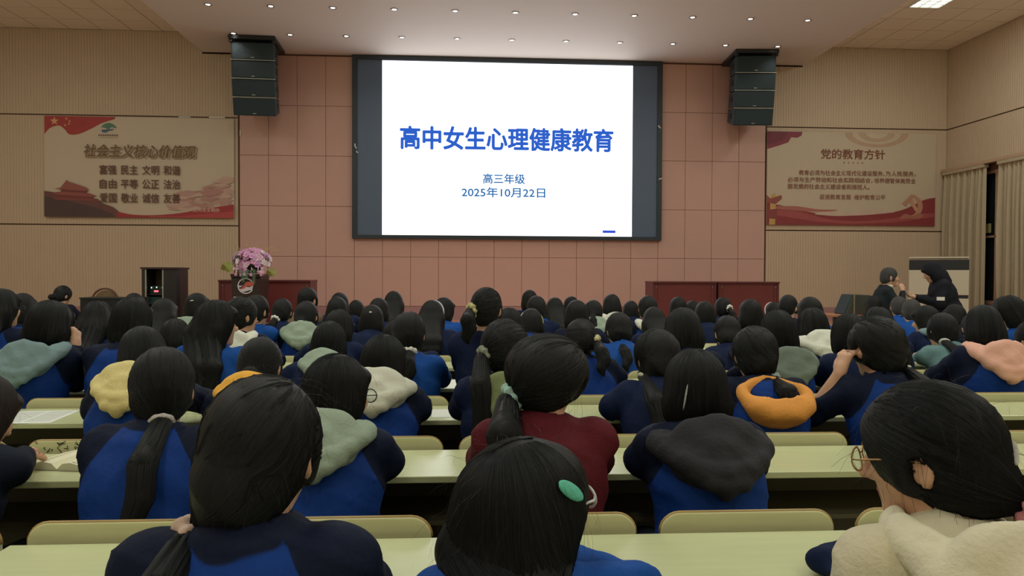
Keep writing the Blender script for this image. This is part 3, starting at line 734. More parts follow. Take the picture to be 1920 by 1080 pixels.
# right wall with window
wr = struct('wall_right', MB().box(XR, XR+0.25, YB, 11.6, -0.2, ZC+0.3).box(XR, XR+0.25, 14.75, D+0.2, -0.2, ZC+0.3).box(XR, XR+0.25, 11.6, 14.75, -0.2, 0.85).box(XR, XR+0.25, 11.6, 14.75, 3.45, ZC+0.3), M_GROOVE)
for (z0, z1) in ((3.62, 4.445), (4.47, ZC)):
    rib_board('ribbed_panel', [(s, d) for s, d in ribbed(6.0, D-0.03)], z0, z1, XR-0.03, M_WALLS, wr, axis='y')
MB().box(XR-0.03, XR, YB, 6.0, 0, ZC).build('plain_panel', M_WALLS, wr)
w1 = struct('window_1', MB().box(XR+0.05, XR+0.12, 11.6, 14.75, 3.38, 3.45).box(XR+0.05, XR+0.12, 11.6, 14.75, 0.85, 0.92).box(XR+0.05, XR+0.12, 11.6, 11.68, 0.85, 3.45).box(XR+0.05, XR+0.12, 14.67, 14.75, 0.85, 3.45), mat('window_frame', rgb(176, 142, 118), 0.5, 0.05))
for i, (a, b) in enumerate(((11.68, 12.50), (12.60, 13.50), (13.60, 14.67))):
    MB().box(XR+0.08, XR+0.086, a, b, 0.92, 3.38).build('pane', mat('night_pane', rgb(30, 38, 38), 0.08, 0.2, 2.0), w1)
for a in (12.50, 13.50): MB().box(XR+0.03, XR+0.12, a, a+0.10, 0.85, 3.45).build('mullion', mat('window_frame', rgb(176, 142, 118)), w1, 0.004)
MB().box(XR+0.03, XR+0.12, 11.6, 14.75, 2.14, 2.18).build('transom', mat('window_frame', rgb(176, 142, 118)), w1)
rail = MB().box(XR-0.16, XR-0.03, 10.6, D-0.05, 3.56, 3.62).build('curtain_rail', mat('rail_cream', rgb(190, 160, 130), 0.5, 0.05)); tag(rail, 'long pale curtain rail on right wall above the curtains', 'curtain rail')
def curtain(label, y0, y1, n, seed, bottom=0.52):
    rs = np.random.default_rng(seed); nu, nv = 150, 26; V = np.zeros((nu, nv, 3))
    ph = rs.uniform(0, 6, 8)
    for j in range(nv):
        g = j/(nv-1); z = 3.553+(bottom-3.553)*g
        u = np.linspace(0, 1, nu); uu = u+0.012*np.sin(u*9+ph[0]+g*1.5)+0.02*g*np.sin(u*5+ph[4])
        amp = 0.026+0.026*min(1, g*3)
        w = amp*np.sin(2*math.pi*n*uu+ph[1])+0.5*amp*np.sin(2*math.pi*n*0.53*uu+ph[2]+g)+0.2*amp*np.sin(2*math.pi*n*2.1*uu+ph[3])
        V[:, j, 1] = y0+(y1-y0)*(u*(1-0.04*g)+0.02*g); V[:, j, 0] = XR-0.10+w; V[:, j, 2] = z
    ids = np.arange(nu*nv).reshape(nu, nv)
    Q = np.stack([ids[:-1, :-1], ids[1:, :-1], ids[1:, 1:], ids[:-1, 1:]], -1).reshape(-1, 4)
    V1 = V.reshape(-1, 3); V2 = V1+np.array([0.006, 0, 0]); Q2 = Q[:, ::-1]+len(V1)
    root = thing('curtain', label, 'curtain', (0, 0, 0), 0, 'window curtains')
    m = mat('curtain_cloth', rgb(182, 167, 138), 0.85, 0.08, 10.0, 0.2, 120.0)
    link('drape', fast_mesh('drape', np.concatenate([V1, V2]), np.concatenate([Q, Q2])), m, root)
    pts = []
    MB().box(XR-0.16, XR-0.045, y0, y1, 3.49, 3.555).build('heading_tape', m, root, 0.004)
curtain('gathered beige curtain nearest the corner behind the white cabinet', 13.68, 14.92, 12, 3)
curtain('wide beige curtain at right edge of the photo', 10.7, 13.32, 21, 5)
pn = MB().box(XR+0.070, XR+0.076, 13.76, 13.90, 2.24, 2.42).build('lit_patch', mat('lit_yellow', rgb(206, 196, 130), 0.7, 0.04)); tag(pn, 'small pale yellow patch for a light beyond the dark window pane', 'light patch')  # yellow card standing in for a lit rectangle beyond the window

# ceiling: slab, tiles in view, canopy over the stage
TS = 0.585
ceil = struct('ceiling', MB().box(XL-0.2, XR+0.2, YB-0.2, D+0.2, ZC+0.03, ZC+0.3), M_GRID)
CX0, CX1, CY0 = -5.17, 6.95, 10.2
TROFFERS = [(8.03, 11.42, 'right'), ]
def tiles(xa, xb, from_right):
    n = int((xb-xa)/TS)+1
    for i in range(n):
        a = xa+i*TS if not from_right else xb-(i+1)*TS
        if a+TS < xa-0.3 or a > xb+0.3: continue
        for j in range(7):
            y1 = D-0.03-j*TS; y0 = y1-TS
            if from_right and abs(a+TS/2-TRX) < 0.3 and y0 < 12.62 and y1 > 11.4: continue
            xx0, xx1 = max(a+0.009, xa), min(a+TS-0.009, xb)
            if xx1-xx0 < 0.05: continue
            MB().box(xx0, xx1, y0+0.009, y1-0.009, ZC+0.002*random.random(), ZC+0.031).build('ceiling_tile', M_TILE, ceil)
TRX = XR-0.03-TS*3.5
tiles(XL, CX0+0.1, False); tiles(CX1-0.1, XR-0.03, True)
TR_Y1 = D-0.03-TS*4                                  # far end of the troffer in view
MB().box(XL, XR, YB, D-0.03-7*TS-0.01, ZC, ZC+0.031).build('ceiling_field', mat('ceiling_tile_field', rgb(240, 228, 208), 0.85, 0.08, 30.0, 0.4, 120.0), ceil)['kind'] = 'stuff'
cano = struct('ceiling_canopy', MB().box(CX0, CX1, CY0, D, ZK, ZC+0.03), M_CANOPY, 0.006)
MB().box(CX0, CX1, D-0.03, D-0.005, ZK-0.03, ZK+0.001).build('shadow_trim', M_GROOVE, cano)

# ------------------------------------------------------------------ lamps
def troffer(x, y0, y1, label, watts):
    t = thing('ceiling_light', label, 'ceiling light', (x, (y0+y1)/2, ZC-0.004), 0, 'ceiling light panels')
    w, l = TS/2-0.012, (y1-y0)/2-0.012
    f = MB()
    for s in (-1, 1):
        f.box(s*w-0.016, s*w+0.016, -l-0.016, l+0.016, -0.012, 0.03); f.box(-w, w, s*l-0.016, s*l+0.016, -0.012, 0.03)
    f.build('frame', M_WHITE, t)
    MB().box(-w, w, -l, l, 0.012, 0.022).build('diffuser', M_TROF, t)
    for k in range(1, 3): MB().box(-w+2*w*k/3-0.006, -w+2*w*k/3+0.006, -l, l, -0.008, 0.012).build('louver', M_WHITE, t)
    for k in range(1, 8): MB().box(-w, w, -l+2*l*k/8-0.004, -l+2*l*k/8+0.004, -0.006, 0.010).build('louver', M_WHITE, t)
    ld = bpy.data.lights.new('panel_light', 'AREA'); ld.shape = 'RECTANGLE'; ld.size = 2*w; ld.size_y = 2*l; ld.energy = watts; ld.color = (0.97, 1.0, 0.93)
    lo = bpy.data.objects.new('panel_light', ld); COL.objects.link(lo); lo.parent = t; lo.location = (0, 0, -0.02)
troffer(TRX, TR_Y1-2*TS, TR_Y1, 'bright ceiling panel above the curtained window', TROFFER_W*0.8)
k = 0
troffer(-7.9, 10.1, 10.1+2*TS, 'ceiling panel left of the canopy, just above the photo', TROFFER_W*0.8)
for y in (7.6, 4.4, 1.2, -1.6):
    for x, nm in ((-6.3, 'left'), (-1.6, 'middle left'), (3.4, 'middle right'), (8.1, 'right')):
        troffer(x, y-TS, y+TS, 'ceiling light panel in the %s row over the %s desks' % (nm, {7.6: 'front', 4.4: 'middle', 1.2: 'nearest', -1.6: 'rearmost'}[y]), TROFFER_W*{7.6: 1.3, 4.4: 1.05, 1.2: 0.7, -1.6: 0.8}[y])
ORDN = ['first', 'second', 'third', 'fourth', 'fifth', 'sixth', 'seventh', 'eighth', 'ninth', 'tenth', 'eleventh']
ring = MB().lathe([(0.040, 0.0), (0.060, 0.0), (0.063, -0.005), (0.058, -0.010), (0.042, -0.008), (0.040, 0.004)], 20).mesh('downlight_ring', smooth=True)
lens = MB().lathe([(0.004, 0.001), (0.039, 0.001), (0.036, -0.004), (0.024, -0.007), (0.004, -0.008)], 16).mesh('downlight_lens', smooth=True)
ring.materials.append(mat('downlight_chrome', rgb(150, 140, 130), 0.3, 0.05, metal=0.7)); lens.materials.append(M_LAMP)
for row, (y, xs) in enumerate(((12.31, [-4.16+0.995*i for i in range(11)]), (13.75, [-4.20+1.009*i for i in range(11)]))):
    for i, x in enumerate(xs):
        t = thing('downlight', 'small round downlight, %s from left in the row %s' % (ORDN[i], 'farther from the screen' if row == 0 else 'close above the screen'), 'downlight', (x, y, ZK-0.001), 0, 'downlights %s' % ('front row' if row == 0 else 'rear row'))
        link('trim_ring', ring, None, t); link('lens', lens, None, t)
        sd = bpy.data.lights.new('downlight_beam', 'SPOT'); sd.energy = DOWN_W; sd.spot_size = math.radians(120); sd.spot_blend = 1.0; sd.color = (1.0, 0.92, 0.86); sd.shadow_soft_size = 0.04
        so = bpy.data.objects.new('downlight_beam', sd); COL.objects.link(so); so.parent = t; so.location = (0, 0, -0.02)

# ------------------------------------------------------------------ screen
scr = thing('led_screen', 'large led screen showing a white slide with blue Chinese title', 'screen', (0, D-0.03, 0))
fy0, fy1 = -0.09, 0.0
fr_ = MB()
fr_.box(SX0, SX0+0.10, fy0, fy1, SZ0, SZ1).box(SX1-0.10, SX1, fy0, fy1, SZ0, SZ1).box(SX0+0.10, SX1-0.10, fy0, fy1, SZ1-0.08, SZ1).box(SX0+0.10, SX1-0.10, fy0, fy1, SZ0, SZ0+0.075)
fr_.build('frame', M_SCRFRAME, scr)
MB().box(SX0+0.10, SX1-0.10, -0.06, 0.0, SZ0+0.075, SZ1-0.08).build('unlit_panel', M_SCROFF, scr)
LX0, LX1, LZ0, LZ1 = -1.66, 3.38, 2.17, 5.63
slide = MB().box(LX0, LX1, -0.064, -0.0605, LZ0, LZ1).build('slide', M_SLIDE, scr)
def px_text(name, s, x0, x1, y0, y1, m, parent, Y, yl, bold=0.0, **kw):
    a, b = atY(x0, (y0+y1)/2, Y), atY(x1, (y0+y1)/2, Y); zt = atY((x0+x1)/2, y0, Y)[2]; zb = atY((x0+x1)/2, y1, Y)[2]
    return text_obj(name, s, m, parent, a[0], b[0], (zt+zb)/2, yl, zt-zb, bold, **kw)
YW = D-0.095
px_text('slide_title', '高中女生心理健康教育', 751, 1149, 239.5, 281.5, M_SBLUE, slide, YW, -0.0655, 0.030)
px_text('slide_subtitle', '高三年级', 906, 984, 326, 344.5, M_SBLUE2, slide, YW, -0.0655, 0.022)
px_text('slide_date', '2025年10月22日', 866, 1022, 351.5, 370, M_SBLUE2, slide, YW, -0.0655, 0.022)
a, b = atY(1130, 432, YW), atY(1154, 437, YW)
MB().box(a[0], b[0], -0.0665, -0.064, b[2], a[2]).build('slide_mark', M_SBAR, slide)
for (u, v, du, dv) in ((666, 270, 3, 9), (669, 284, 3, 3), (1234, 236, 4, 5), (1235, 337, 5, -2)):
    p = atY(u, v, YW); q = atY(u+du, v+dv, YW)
    MB().tube([(p[0], -0.094, p[2]), ((p[0]+q[0])/2-0.015, -0.11, (p[2]+q[2])/2), (q[0], -0.094, q[2])], 0.012, 6).build('frame_glint', M_WHITE, scr)  # white bits standing in for reflections on the screen frame

# ------------------------------------------------------------------ banners
def poly(name, pts, m, parent, y, t=0.0015):
    cl = [pts[0]]
    for p in pts[1:]:
        if abs(p[0]-cl[-1][0])+abs(p[1]-cl[-1][1]) > 1e-5: cl.append(p)
    if abs(cl[0][0]-cl[-1][0])+abs(cl[0][1]-cl[-1][1]) < 1e-5: cl.pop()
    tri = tessellate_polygon([[Vector((x, z, 0)) for x, z in cl]])
    me = bpy.data.meshes.new(name); me.from_pydata([(x, y, z) for x, z in cl], [], [tuple(t) for t in tri]); me.update()
    return link(name, me, m, parent)
def flat(c, nm=None): return mat('print_%d_%d_%d' % c, rgb(*c), 0.6, 0.10, 6.0)
class Ban:
    def __init__(s, name, label, x0, x1, z0, z1, base):
        s.x0, s.x1, s.z0, s.z1 = x0, x1, z0, z1; s.Y = D-0.062
        s.root = thing(name, label, 'banner', (0, s.Y, 0)); s.k = 0
        MB().box(x0, x1, -0.004, 0.012, z0, z1).build('vinyl_sheet', base, s.root)
    def p(s, u, v): return (s.x0+u*(s.x1-s.x0), s.z1-v*(s.z1-s.z0))
    def shape(s, name, uv, c):
        s.k += 1; return poly(name, [s.p(*q) for q in uv], flat(c), s.root, -0.0045-0.0004*s.k)
    def text(s, name, t, u0, u1, v, hv, c, **kw):
        s.k += 1; a = s.p(u0, v); b = s.p(u1, v); return text_obj(name, t, flat(c), s.root, a[0], b[0], a[1], -0.0045-0.0004*s.k, hv*(s.z1-s.z0), **kw)
def curve(pts, n=6):
    """Catmull-Rom through the points"""
    P = [np.array(p, float) for p in pts]; P = [2*P[0]-P[1]]+P+[2*P[-1]-P[-2]]; out = []
    for i in range(1, len(P)-2):
        for k in range(n):
            t = k/n; a, b, c, d = P[i-1:i+3]
            out.append(tuple(0.5*((2*b)+(c-a)*t+(2*a-5*b+4*c-d)*t*t+(3*b-a-3*c+d)*t**3)))
    out.append(tuple(P[-2])); return out
def star(cu, cv, r, asp, rot=0):
    return [(cu+(r if k % 2 == 0 else r*0.4)*math.sin(rot+k*math.pi/5), cv-(r if k % 2 == 0 else r*0.4)*asp*math.cos(rot+k*math.pi/5)) for k in range(10)]
B1 = Ban('values_banner', 'left wall banner with core values slogans in brown characters', -8.15, -4.555, 2.475, 4.425, mat('banner_vinyl', rgb(206, 190, 166), 0.5, 0.03, 2.0))
A1 = 3.595/1.95
B1.shape('flag_print', [(0, 0)]+[(0.37, 0.0)]+curve([(0.37, 0.02), (0.30, 0.065), (0.24, 0.125), (0.18, 0.175), (0.13, 0.18), (0.105, 0.13), (0.075, 0.095), (0.03, 0.12), (0, 0.18)]), (170, 66, 62))
B1.shape('star_print', star(0.052, 0.05, 0.024, A1), (220, 170, 120))
for q in ((0.115, 0.025), (0.132, 0.05), (0.128, 0.075), (0.108, 0.09)): B1.shape('star_print', star(q[0], q[1], 0.008, A1, 0.3), (214, 160, 116))
B1.shape('emblem_print', curve([(0.295, 0.105), (0.31, 0.075), (0.335, 0.06), (0.362, 0.075), (0.378, 0.11), (0.35, 0.105), (0.335, 0.125), (0.315, 0.11), (0.295, 0.105)]), (96, 134, 108))
B1.shape('emblem_print', [(0.297, 0.13), (0.365, 0.118), (0.355, 0.135), (0.335, 0.14), (0.325, 0.158), (0.302, 0.155)], (76, 104, 128))
for i in range(9): B1.shape('caption_print', [(0.282+i*0.0118, 0.175), (0.290+i*0.0118, 0.175), (0.290+i*0.0118, 0.192), (0.282+i*0.0118, 0.192)], (120, 100, 84))
B1.shape('caption_print', [(0.29, 0.205), (0.385, 0.205), (0.385, 0.208), (0.29, 0.208)], (150, 130, 110))
# mountain wall print, gate, ribbon
rb = np.random.default_rng(4)
for i in range(46):
    u0 = 0.70+0.27*rb.random(); top = 0.80-0.20*min(1, (u0-0.68)/0.3); v0 = top+rb.random()*(0.93-top)-0.02; wv = rb.uniform(0.02, 0.05)
    B1.shape('mountain_print', [(min(u0+wv*1.5*math.cos(a)*rb.uniform(0.6, 1.2), 0.999), v0+wv*0.8*math.sin(a)*rb.uniform(0.5, 1.2)-0.25*wv*math.cos(a)) for a in np.linspace(0, 6.283, 9, endpoint=False)], ((202, 174, 154), (190, 150, 138), (198, 164, 148), (182, 136, 126))[i % 4])
B1.shape('ground_print', [(0, 0.745), (0.06, 0.76), (0.28, 0.82), (0.30, 0.86), (0.36, 0.90), (0.40, 0.96), (0.42, 1.0), (0, 1.0)], (112, 74, 66))
B1.shape('ground_print', [(0, 0.80), (0.10, 0.83), (0.26, 0.90), (0.36, 0.97), (0.36, 1.0), (0, 1.0)], (84, 66, 62))
B1.shape('gate_wall_print', [(0.09, 0.725), (0.22, 0.735), (0.225, 0.77), (0.085, 0.755)], (120, 60, 56))
B1.shape('gate_roof_print', [(0.052, 0.722), (0.085, 0.712), (0.118, 0.632), (0.124, 0.648), (0.222, 0.708), (0.234, 0.736), (0.215, 0.742), (0.10, 0.730)], (154, 92, 82))
B1.shape('gate_wall_print', [(0.07, 0.775), (0.25, 0.795), (0.265, 0.826), (0.07, 0.812)], (124, 62, 58))
B1.shape('gate_roof_print', [(0.028, 0.766), (0.09, 0.750), (0.235, 0.765), (0.278, 0.792), (0.24, 0.800), (0.08, 0.783)], (150, 84, 76))
B1.shape('gate_roof_print', [(0.045, 0.812), (0.27, 0.822), (0.292, 0.842), (0.06, 0.832)], (138, 74, 68))
B1.shape('ribbon_print', curve([(0.38, 0.945), (0.47, 0.975), (0.60, 0.975), (0.75, 0.945), (0.88, 0.90), (1.0, 0.865)])+[(1.0, 1.0), (0.38, 1.0)], (166, 58, 62))
B1.shape('ribbon_print', curve([(0.55, 0.985), (0.70, 0.985), (0.85, 0.96), (1.0, 0.93)])+[(1.0, 1.0), (0.55, 1.0)], (184, 76, 76))
B1.text('title_shadow', '社会主义核心价值观', 0.214, 0.803, 0.348, 0.125, (172, 150, 124), bold=0.03, shear=0.16)
B1.text('title_print', '社会主义核心价值观', 0.210, 0.797, 0.340, 0.125, (122, 96, 66), bold=0.022, shear=0.16)
for i, t in enumerate(('富强 民主 文明 和谐', '自由 平等 公正 法治', '爱国 敬业 诚信 友善')):
    for j, w_ in enumerate(t.split()): B1.text('slogan_print', w_, 0.290+0.1123*j, 0.378+0.1123*j, (0.528, 0.668, 0.808)[i], 0.092, (104, 72, 56), bold=0.016)
B1.text('signature_print', '贺州市文明办', 0.782, 0.926, 0.922, 0.042, (226, 190, 170), bold=0.012)

B2 = Ban('policy_banner', 'right wall banner with education policy text in dark red', 6.20, 9.81, 2.44, 4.36, mat('banner_vinyl_right', rgb(200, 184, 158), 0.5, 0.03, 2.0))
B2.shape('ring_print', [(0.645+0.19*math.cos(a), 0.20*math.sin(a)*0.78) for a in np.linspace(0, math.pi, 24)], (188, 158, 130))
B2.shape('ring_print', [(0.645+0.145*math.cos(a), 0.155*math.sin(a)*0.78) for a in np.linspace(0, math.pi, 24)], (200, 182, 156))
B2.shape('ring_print', [(0.645+0.11*math.cos(a), 0.125*math.sin(a)*0.78) for a in np.linspace(0, math.pi, 24)], (188, 162, 132))
B2.shape('ring_print', [(0.645+0.065*math.cos(a), 0.075*math.sin(a)*0.78) for a in np.linspace(0, math.pi, 24)], (200, 184, 158))
B2.shape('flag_print', [(0, 0), (0.205, 0.0), (0.20, 0.04), (0.175, 0.065), (0.14, 0.06), (0.122, 0.115), (0.07, 0.15), (0, 0.19)], (136, 62, 72))
B2.shape('flag_print', [(0.0, 0.0), (0.12, 0.0), (0.10, 0.08), (0.04, 0.13), (0, 0.14)], (120, 54, 66))
B2.shape('ribbon_print', [(0.0, 0.72), (0.03, 0.76), (0.05, 0.78)]+curve([(0.08, 0.79), (0.22, 0.85), (0.36, 0.885), (0.5, 0.88), (0.65, 0.875), (0.80, 0.83), (0.93, 0.72), (1.0, 0.69)])+[(1.0, 1.0), (0, 1.0)], (142, 58, 60))
B2.shape('ribbon_print', curve([(0.06, 0.84), (0.20, 0.86), (0.35, 0.93), (0.52, 0.955), (0.70, 0.93), (0.9, 0.87), (1.0, 0.86)])+[(1.0, 0.90), (0.75, 0.965), (0.5, 0.985), (0.3, 0.965), (0.06, 0.90)], (164, 82, 80))
B2.shape('ribbon_print', curve([(0.28, 0.885), (0.4, 0.90), (0.5, 0.895), (0.6, 0.885), (0.76, 0.855)])+[(0.66, 0.82), (0.60, 0.83), (0.52, 0.85), (0.4, 0.85), (0.32, 0.855)], (204, 178, 158))
B2.shape('cloud_print', curve([(0.06, 0.80), (0.18, 0.80), (0.30, 0.83), (0.42, 0.835), (0.34, 0.855), (0.2, 0.85), (0.06, 0.83), (0.06, 0.80)]), (176, 108, 96))
B2.shape('pillar_print', [(0.025, 0.68), (0.05, 0.66), (0.055, 0.74), (0.05, 1.0), (0.015, 1.0), (0.02, 0.8)], (196, 160, 92))
B2.shape('pillar_print', [(0.0, 0.68), (0.02, 0.72), (0.085, 0.68), (0.09, 0.72), (0.05, 0.78), (0.0, 0.76)], (150, 84, 70))
B2.shape('pillar_print', [(0.0, 0.84), (0.055, 0.83), (0.06, 0.94), (0.0, 0.93)], (140, 70, 66))
# hammer and sickle emblem
B2.shape('emblem_print', curve([(0.875, 0.66), (0.915, 0.72), (0.925, 0.80), (0.905, 0.88), (0.86, 0.92), (0.82, 0.90)])+curve([(0.825, 0.88), (0.86, 0.885), (0.885, 0.85), (0.895, 0.79), (0.885, 0.73), (0.86, 0.67)]), (190, 140, 112))
B2.shape('emblem_print', [(0.838, 0.72), (0.86, 0.70), (0.90, 0.83), (0.882, 0.845)], (198, 150, 118))
B2.shape('emblem_print', [(0.80, 0.76), (0.855, 0.66), (0.878, 0.67), (0.862, 0.71), (0.825, 0.79)], (186, 138, 110))
B2.shape('emblem_print', curve([(0.79, 0.91), (0.82, 0.87), (0.87, 0.89), (0.90, 0.86), (0.93, 0.89), (0.90, 0.92), (0.84, 0.92), (0.79, 0.93)]), (172, 112, 92))
B2.text('title_print', '党的教育方针', 0.315, 0.695, 0.232, 0.105, (126, 72, 54), bold=0.014)
for i in range(5): B2.shape('dot_print', star(0.453+i*0.027, 0.325, 0.006, 1.85), (140, 90, 70))
for t, u0, u1, v in (('教育必须为社会主义现代化建设服务、', 0.187, 0.693, 0.437), ('为人民服务，', 0.701, 0.880, 0.437), ('必须与生产劳动和社会实践相结合，', 0.122, 0.622, 0.513), ('培养德智体美劳全', 0.633, 0.880, 0.513), ('面发展的社会主义建设者和接班人。', 0.122, 0.605, 0.585)):
    B2.text('policy_print', t, u0, u1, v, 0.055, (138, 88, 70), bold=0.008)
B2.text('footer_print', '促进教育发展', 0.310, 0.495, 0.695, 0.055, (146, 94, 74), bold=0.008); B2.text('footer_print', '维护教育公平', 0.515, 0.700, 0.695, 0.055, (146, 94, 74), bold=0.008)
for (u, v, du, dv) in ((335, 218.5, 22, 2), (392, 219, 30, 2.5), (449.5, 244, 2, 11)):      # reflections on the torn shiny trim, built as white strips
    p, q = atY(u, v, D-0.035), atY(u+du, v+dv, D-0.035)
    MB().box(p[0], q[0], D-0.042, D-0.030, q[2], p[2]).build('torn_trim_glint', M_WHITE, wf)

# ------------------------------------------------------------------ hung loudspeakers
def array(label, x, ysp, facing, tops):
    t = thing('line_array_speaker', label, 'loudspeaker', (x, ysp, 0), facing, 'hung loudspeakers')
    z = ZK-0.11; w, dp = 0.385, 0.62
    fb = MB().box(-w-0.03, w+0.03, -0.02, 0.95, ZK-0.075, ZK-0.001)
    fb.box(-w-0.02, -w+0.03, 0.0, 0.06, z-0.02, ZK-0.07).box(w-0.03, w+0.02, 0.0, 0.06, z-0.02, ZK-0.07)
    fb.build('flying_frame', M_BLACK, t, 0.006)
    tilt = 0.0; y = 0.05; hgt = 0.333
    for k in range(4):
        tilt = (0.06, 0.11, 0.17, 0.24)[k]
        # cabinet: a trapezoid in plan, tilted down towards the audience
        def pt(px, py, pz):
            c, s_ = math.cos(tilt), math.sin(tilt); return (px, y+py*c-pz*s_, z+pz*c+py*s_)
        hh_ = hgt-0.012
        b4 = [pt(-w, 0, -hh_), pt(w, 0, -hh_), pt(w*0.86, dp, -hh_+0.03), pt(-w*0.86, dp, -hh_+0.03)]
        t4 = [pt(-w, 0, 0), pt(w, 0, 0), pt(w*0.86, dp, -0.02), pt(-w*0.86, dp, -0.02)]
        cab = MB().hexa(b4, t4).build('cabinet', M_SPK, t, 0.012)
        g = [pt(-w+0.02, -0.012, -hh_+0.02), pt(w-0.02, -0.012, -hh_+0.02), pt(w-0.02, 0.004, -hh_+0.02), pt(-w+0.02, 0.004, -hh_+0.02)]
        g2 = [pt(-w+0.02, -0.012, -0.022), pt(w-0.02, -0.012, -0.022), pt(w-0.02, 0.004, -0.022), pt(-w+0.02, 0.004, -0.022)]
        MB().hexa(g, g2).build('grille', M_GRILLE, cab, 0.004)
        a = [pt(-w-0.01, -0.016, -hh_-0.006), pt(w+0.01, -0.016, -hh_-0.006), pt(w+0.01, 0.02, -hh_-0.006), pt(-w-0.01, 0.02, -hh_-0.006)]
        a2 = [pt(-w-0.01, -0.016, -hh_+0.006), pt(w+0.01, -0.016, -hh_+0.006), pt(w+0.01, 0.02, -hh_+0.006), pt(-w-0.01, 0.02, -hh_+0.006)]
        if k < 3: MB().hexa(a, a2).build('edge_strip', M_STRIP, cab)
        l = [pt(-0.03, -0.018, -hh_+0.035), pt(0.03, -0.018, -hh_+0.035), pt(0.03, -0.008, -hh_+0.035), pt(-0.03, -0.008, -hh_+0.035)]
        l2 = [pt(-0.03, -0.018, -hh_+0.05), pt(0.03, -0.018, -hh_+0.05), pt(0.03, -0.008, -hh_+0.05), pt(-0.03, -0.008, -hh_+0.05)]
        MB().hexa(l, l2).build('badge', M_STRIP, cab)
        for s in (-1, 1):
            hx = s*w*0.945
            MB().hexa([pt(hx-0.02, 0.22, -0.20), pt(hx+0.012, 0.22, -0.20), pt(hx+0.008, 0.32, -0.20), pt(hx-0.02, 0.32, -0.20)], [pt(hx-0.02, 0.22, -0.10), pt(hx+0.012, 0.22, -0.10), pt(hx+0.008, 0.32, -0.10), pt(hx-0.02, 0.32, -0.10)]).build('side_handle', M_BLACK, cab)
        y += hgt*math.sin(tilt); z -= hgt*math.cos(tilt)
pl = atZ(472, 66, ZK); pr = atZ(1420, 92, ZK)
array('tall black loudspeaker column hung left of the screen', pl[0], pl[1], math.radians(3), None)
array('tall black loudspeaker column hung right of the screen', pr[0], pr[1], math.radians(-4), None)

# ------------------------------------------------------------------ stage furniture
def stage_desk(label, x, y, w, hgt, two):
    t = thing('stage_desk', label, 'desk', (x, y, ZS))
    MB().box(-w/2-0.02, w/2+0.02, -0.32, 0.32, hgt-0.03, hgt).build('top', M_MAROON2, t, 0.004)
    for s in (-1, 1): MB().box(s*w/2-0.02, s*w/2+0.02, -0.28, 0.28, 0, hgt-0.03).build('side_panel', M_MAROON2, t)
    MB().box(-w/2+0.02, w/2-0.02, -0.27, -0.25, 0.06, hgt-0.03).build('front_panel', M_MAROON, t)
    MB().box(-w/2+0.06, -w/2+0.075, -0.276, -0.27, 0.08, hgt-0.05).build('panel_bead', M_MAROON2, t)
    MB().box(w/2-0.075, w/2-0.06, -0.276, -0.27, 0.08, hgt-0.05).build('panel_bead', M_MAROON2, t)
    for s in (-1, 1): MB().lathe([(0.003, 0), (0.012, 0.0), (0.010, 0.008), (0.003, 0.010)], 10).build('screw_cap', M_STRIP, t, loc=(s*(w/2-0.045), -0.28, hgt-0.10))
def px_x(u, Y): return atY(u, 520, Y)[0]
def span(u0, u1, Y): return px_x(u0, Y), px_x(u1, Y)
YD = 13.2
zt = atY(1340, 528, YD-0.3)[2]-ZS
for lab, u0, u1 in (('red veneered desk standing behind the lectern', 409, 582), ('red veneered desk right of the screen, the left one of two', 1225, 1344), ('red veneered desk right of the screen, the right one of two', 1348, 1462)):
    a, b = span(u0, u1, YD-0.3); stage_desk(lab, (a+b)/2, YD, b-a-0.04, zt, False)
# lectern
YL = 12.0; a, b = span(433, 489, YL-0.25); lw = b-a; lx = (a+b)/2; lh = atY(460, 513, YL-0.25)[2]-ZS
lt = thing('lectern', 'dark tapered lectern with round flag emblem below the flowers', 'lectern', (lx, YL, ZS))
M_LEC = mat('lectern_dark_wood', rgb(52, 42, 40), 0.3, 0.2, 4.0, stretch=(1, 1, 8))
MB().hexa([(-lw*0.40, -0.22, 0), (lw*0.40, -0.22, 0), (lw*0.40, 0.22, 0), (-lw*0.40, 0.22, 0)], [(-lw*0.5, -0.25, lh-0.06), (lw*0.5, -0.25, lh-0.06), (lw*0.5, 0.25, lh-0.06), (-lw*0.5, 0.25, lh-0.06)]).build('body', M_LEC, lt, 0.01)
MB().box(-lw*0.44, lw*0.44, -0.27, 0.27, 0, 0.07).build('plinth', M_LEC, lt, 0.008)
MB().hexa([(-lw*0.50, -0.27, lh-0.06), (lw*0.50, -0.27, lh-0.06), (lw*0.50, 0.27, lh-0.06), (-lw*0.50, 0.27, lh-0.06)], [(-lw*0.51, -0.28, lh-0.005), (lw*0.51, -0.28, lh-0.005), (lw*0.51, 0.28, lh-0.005), (-lw*0.51, 0.28, lh-0.005)]).build('top', M_LEC, lt, 0.006)
MB().box(-lw*0.74, -lw*0.44, 0.245, 0.30, lh-0.06, lh+0.17).build('side_shelf', mat('lectern_brass_wood', rgb(126, 96, 68), 0.4, 0.1), lt, 0.02)
ez = atY(463, 536, YL-0.25)[2]-ZS; er = 0.125
def ring2(r0, r1, a0, a1, n=28): return [(r1*math.cos(a), ez+r1*math.sin(a)) for a in np.linspace(a0, a1, n)]+[(r0*math.cos(a), ez+r0*math.sin(a)) for a in np.linspace(a1, a0, n)]
poly('emblem_ring', ring2(er*0.86, er, math.radians(20), math.radians(330)), mat('emblem_silver', rgb(206, 204, 210), 0.4, 0.03), lt, -0.262)
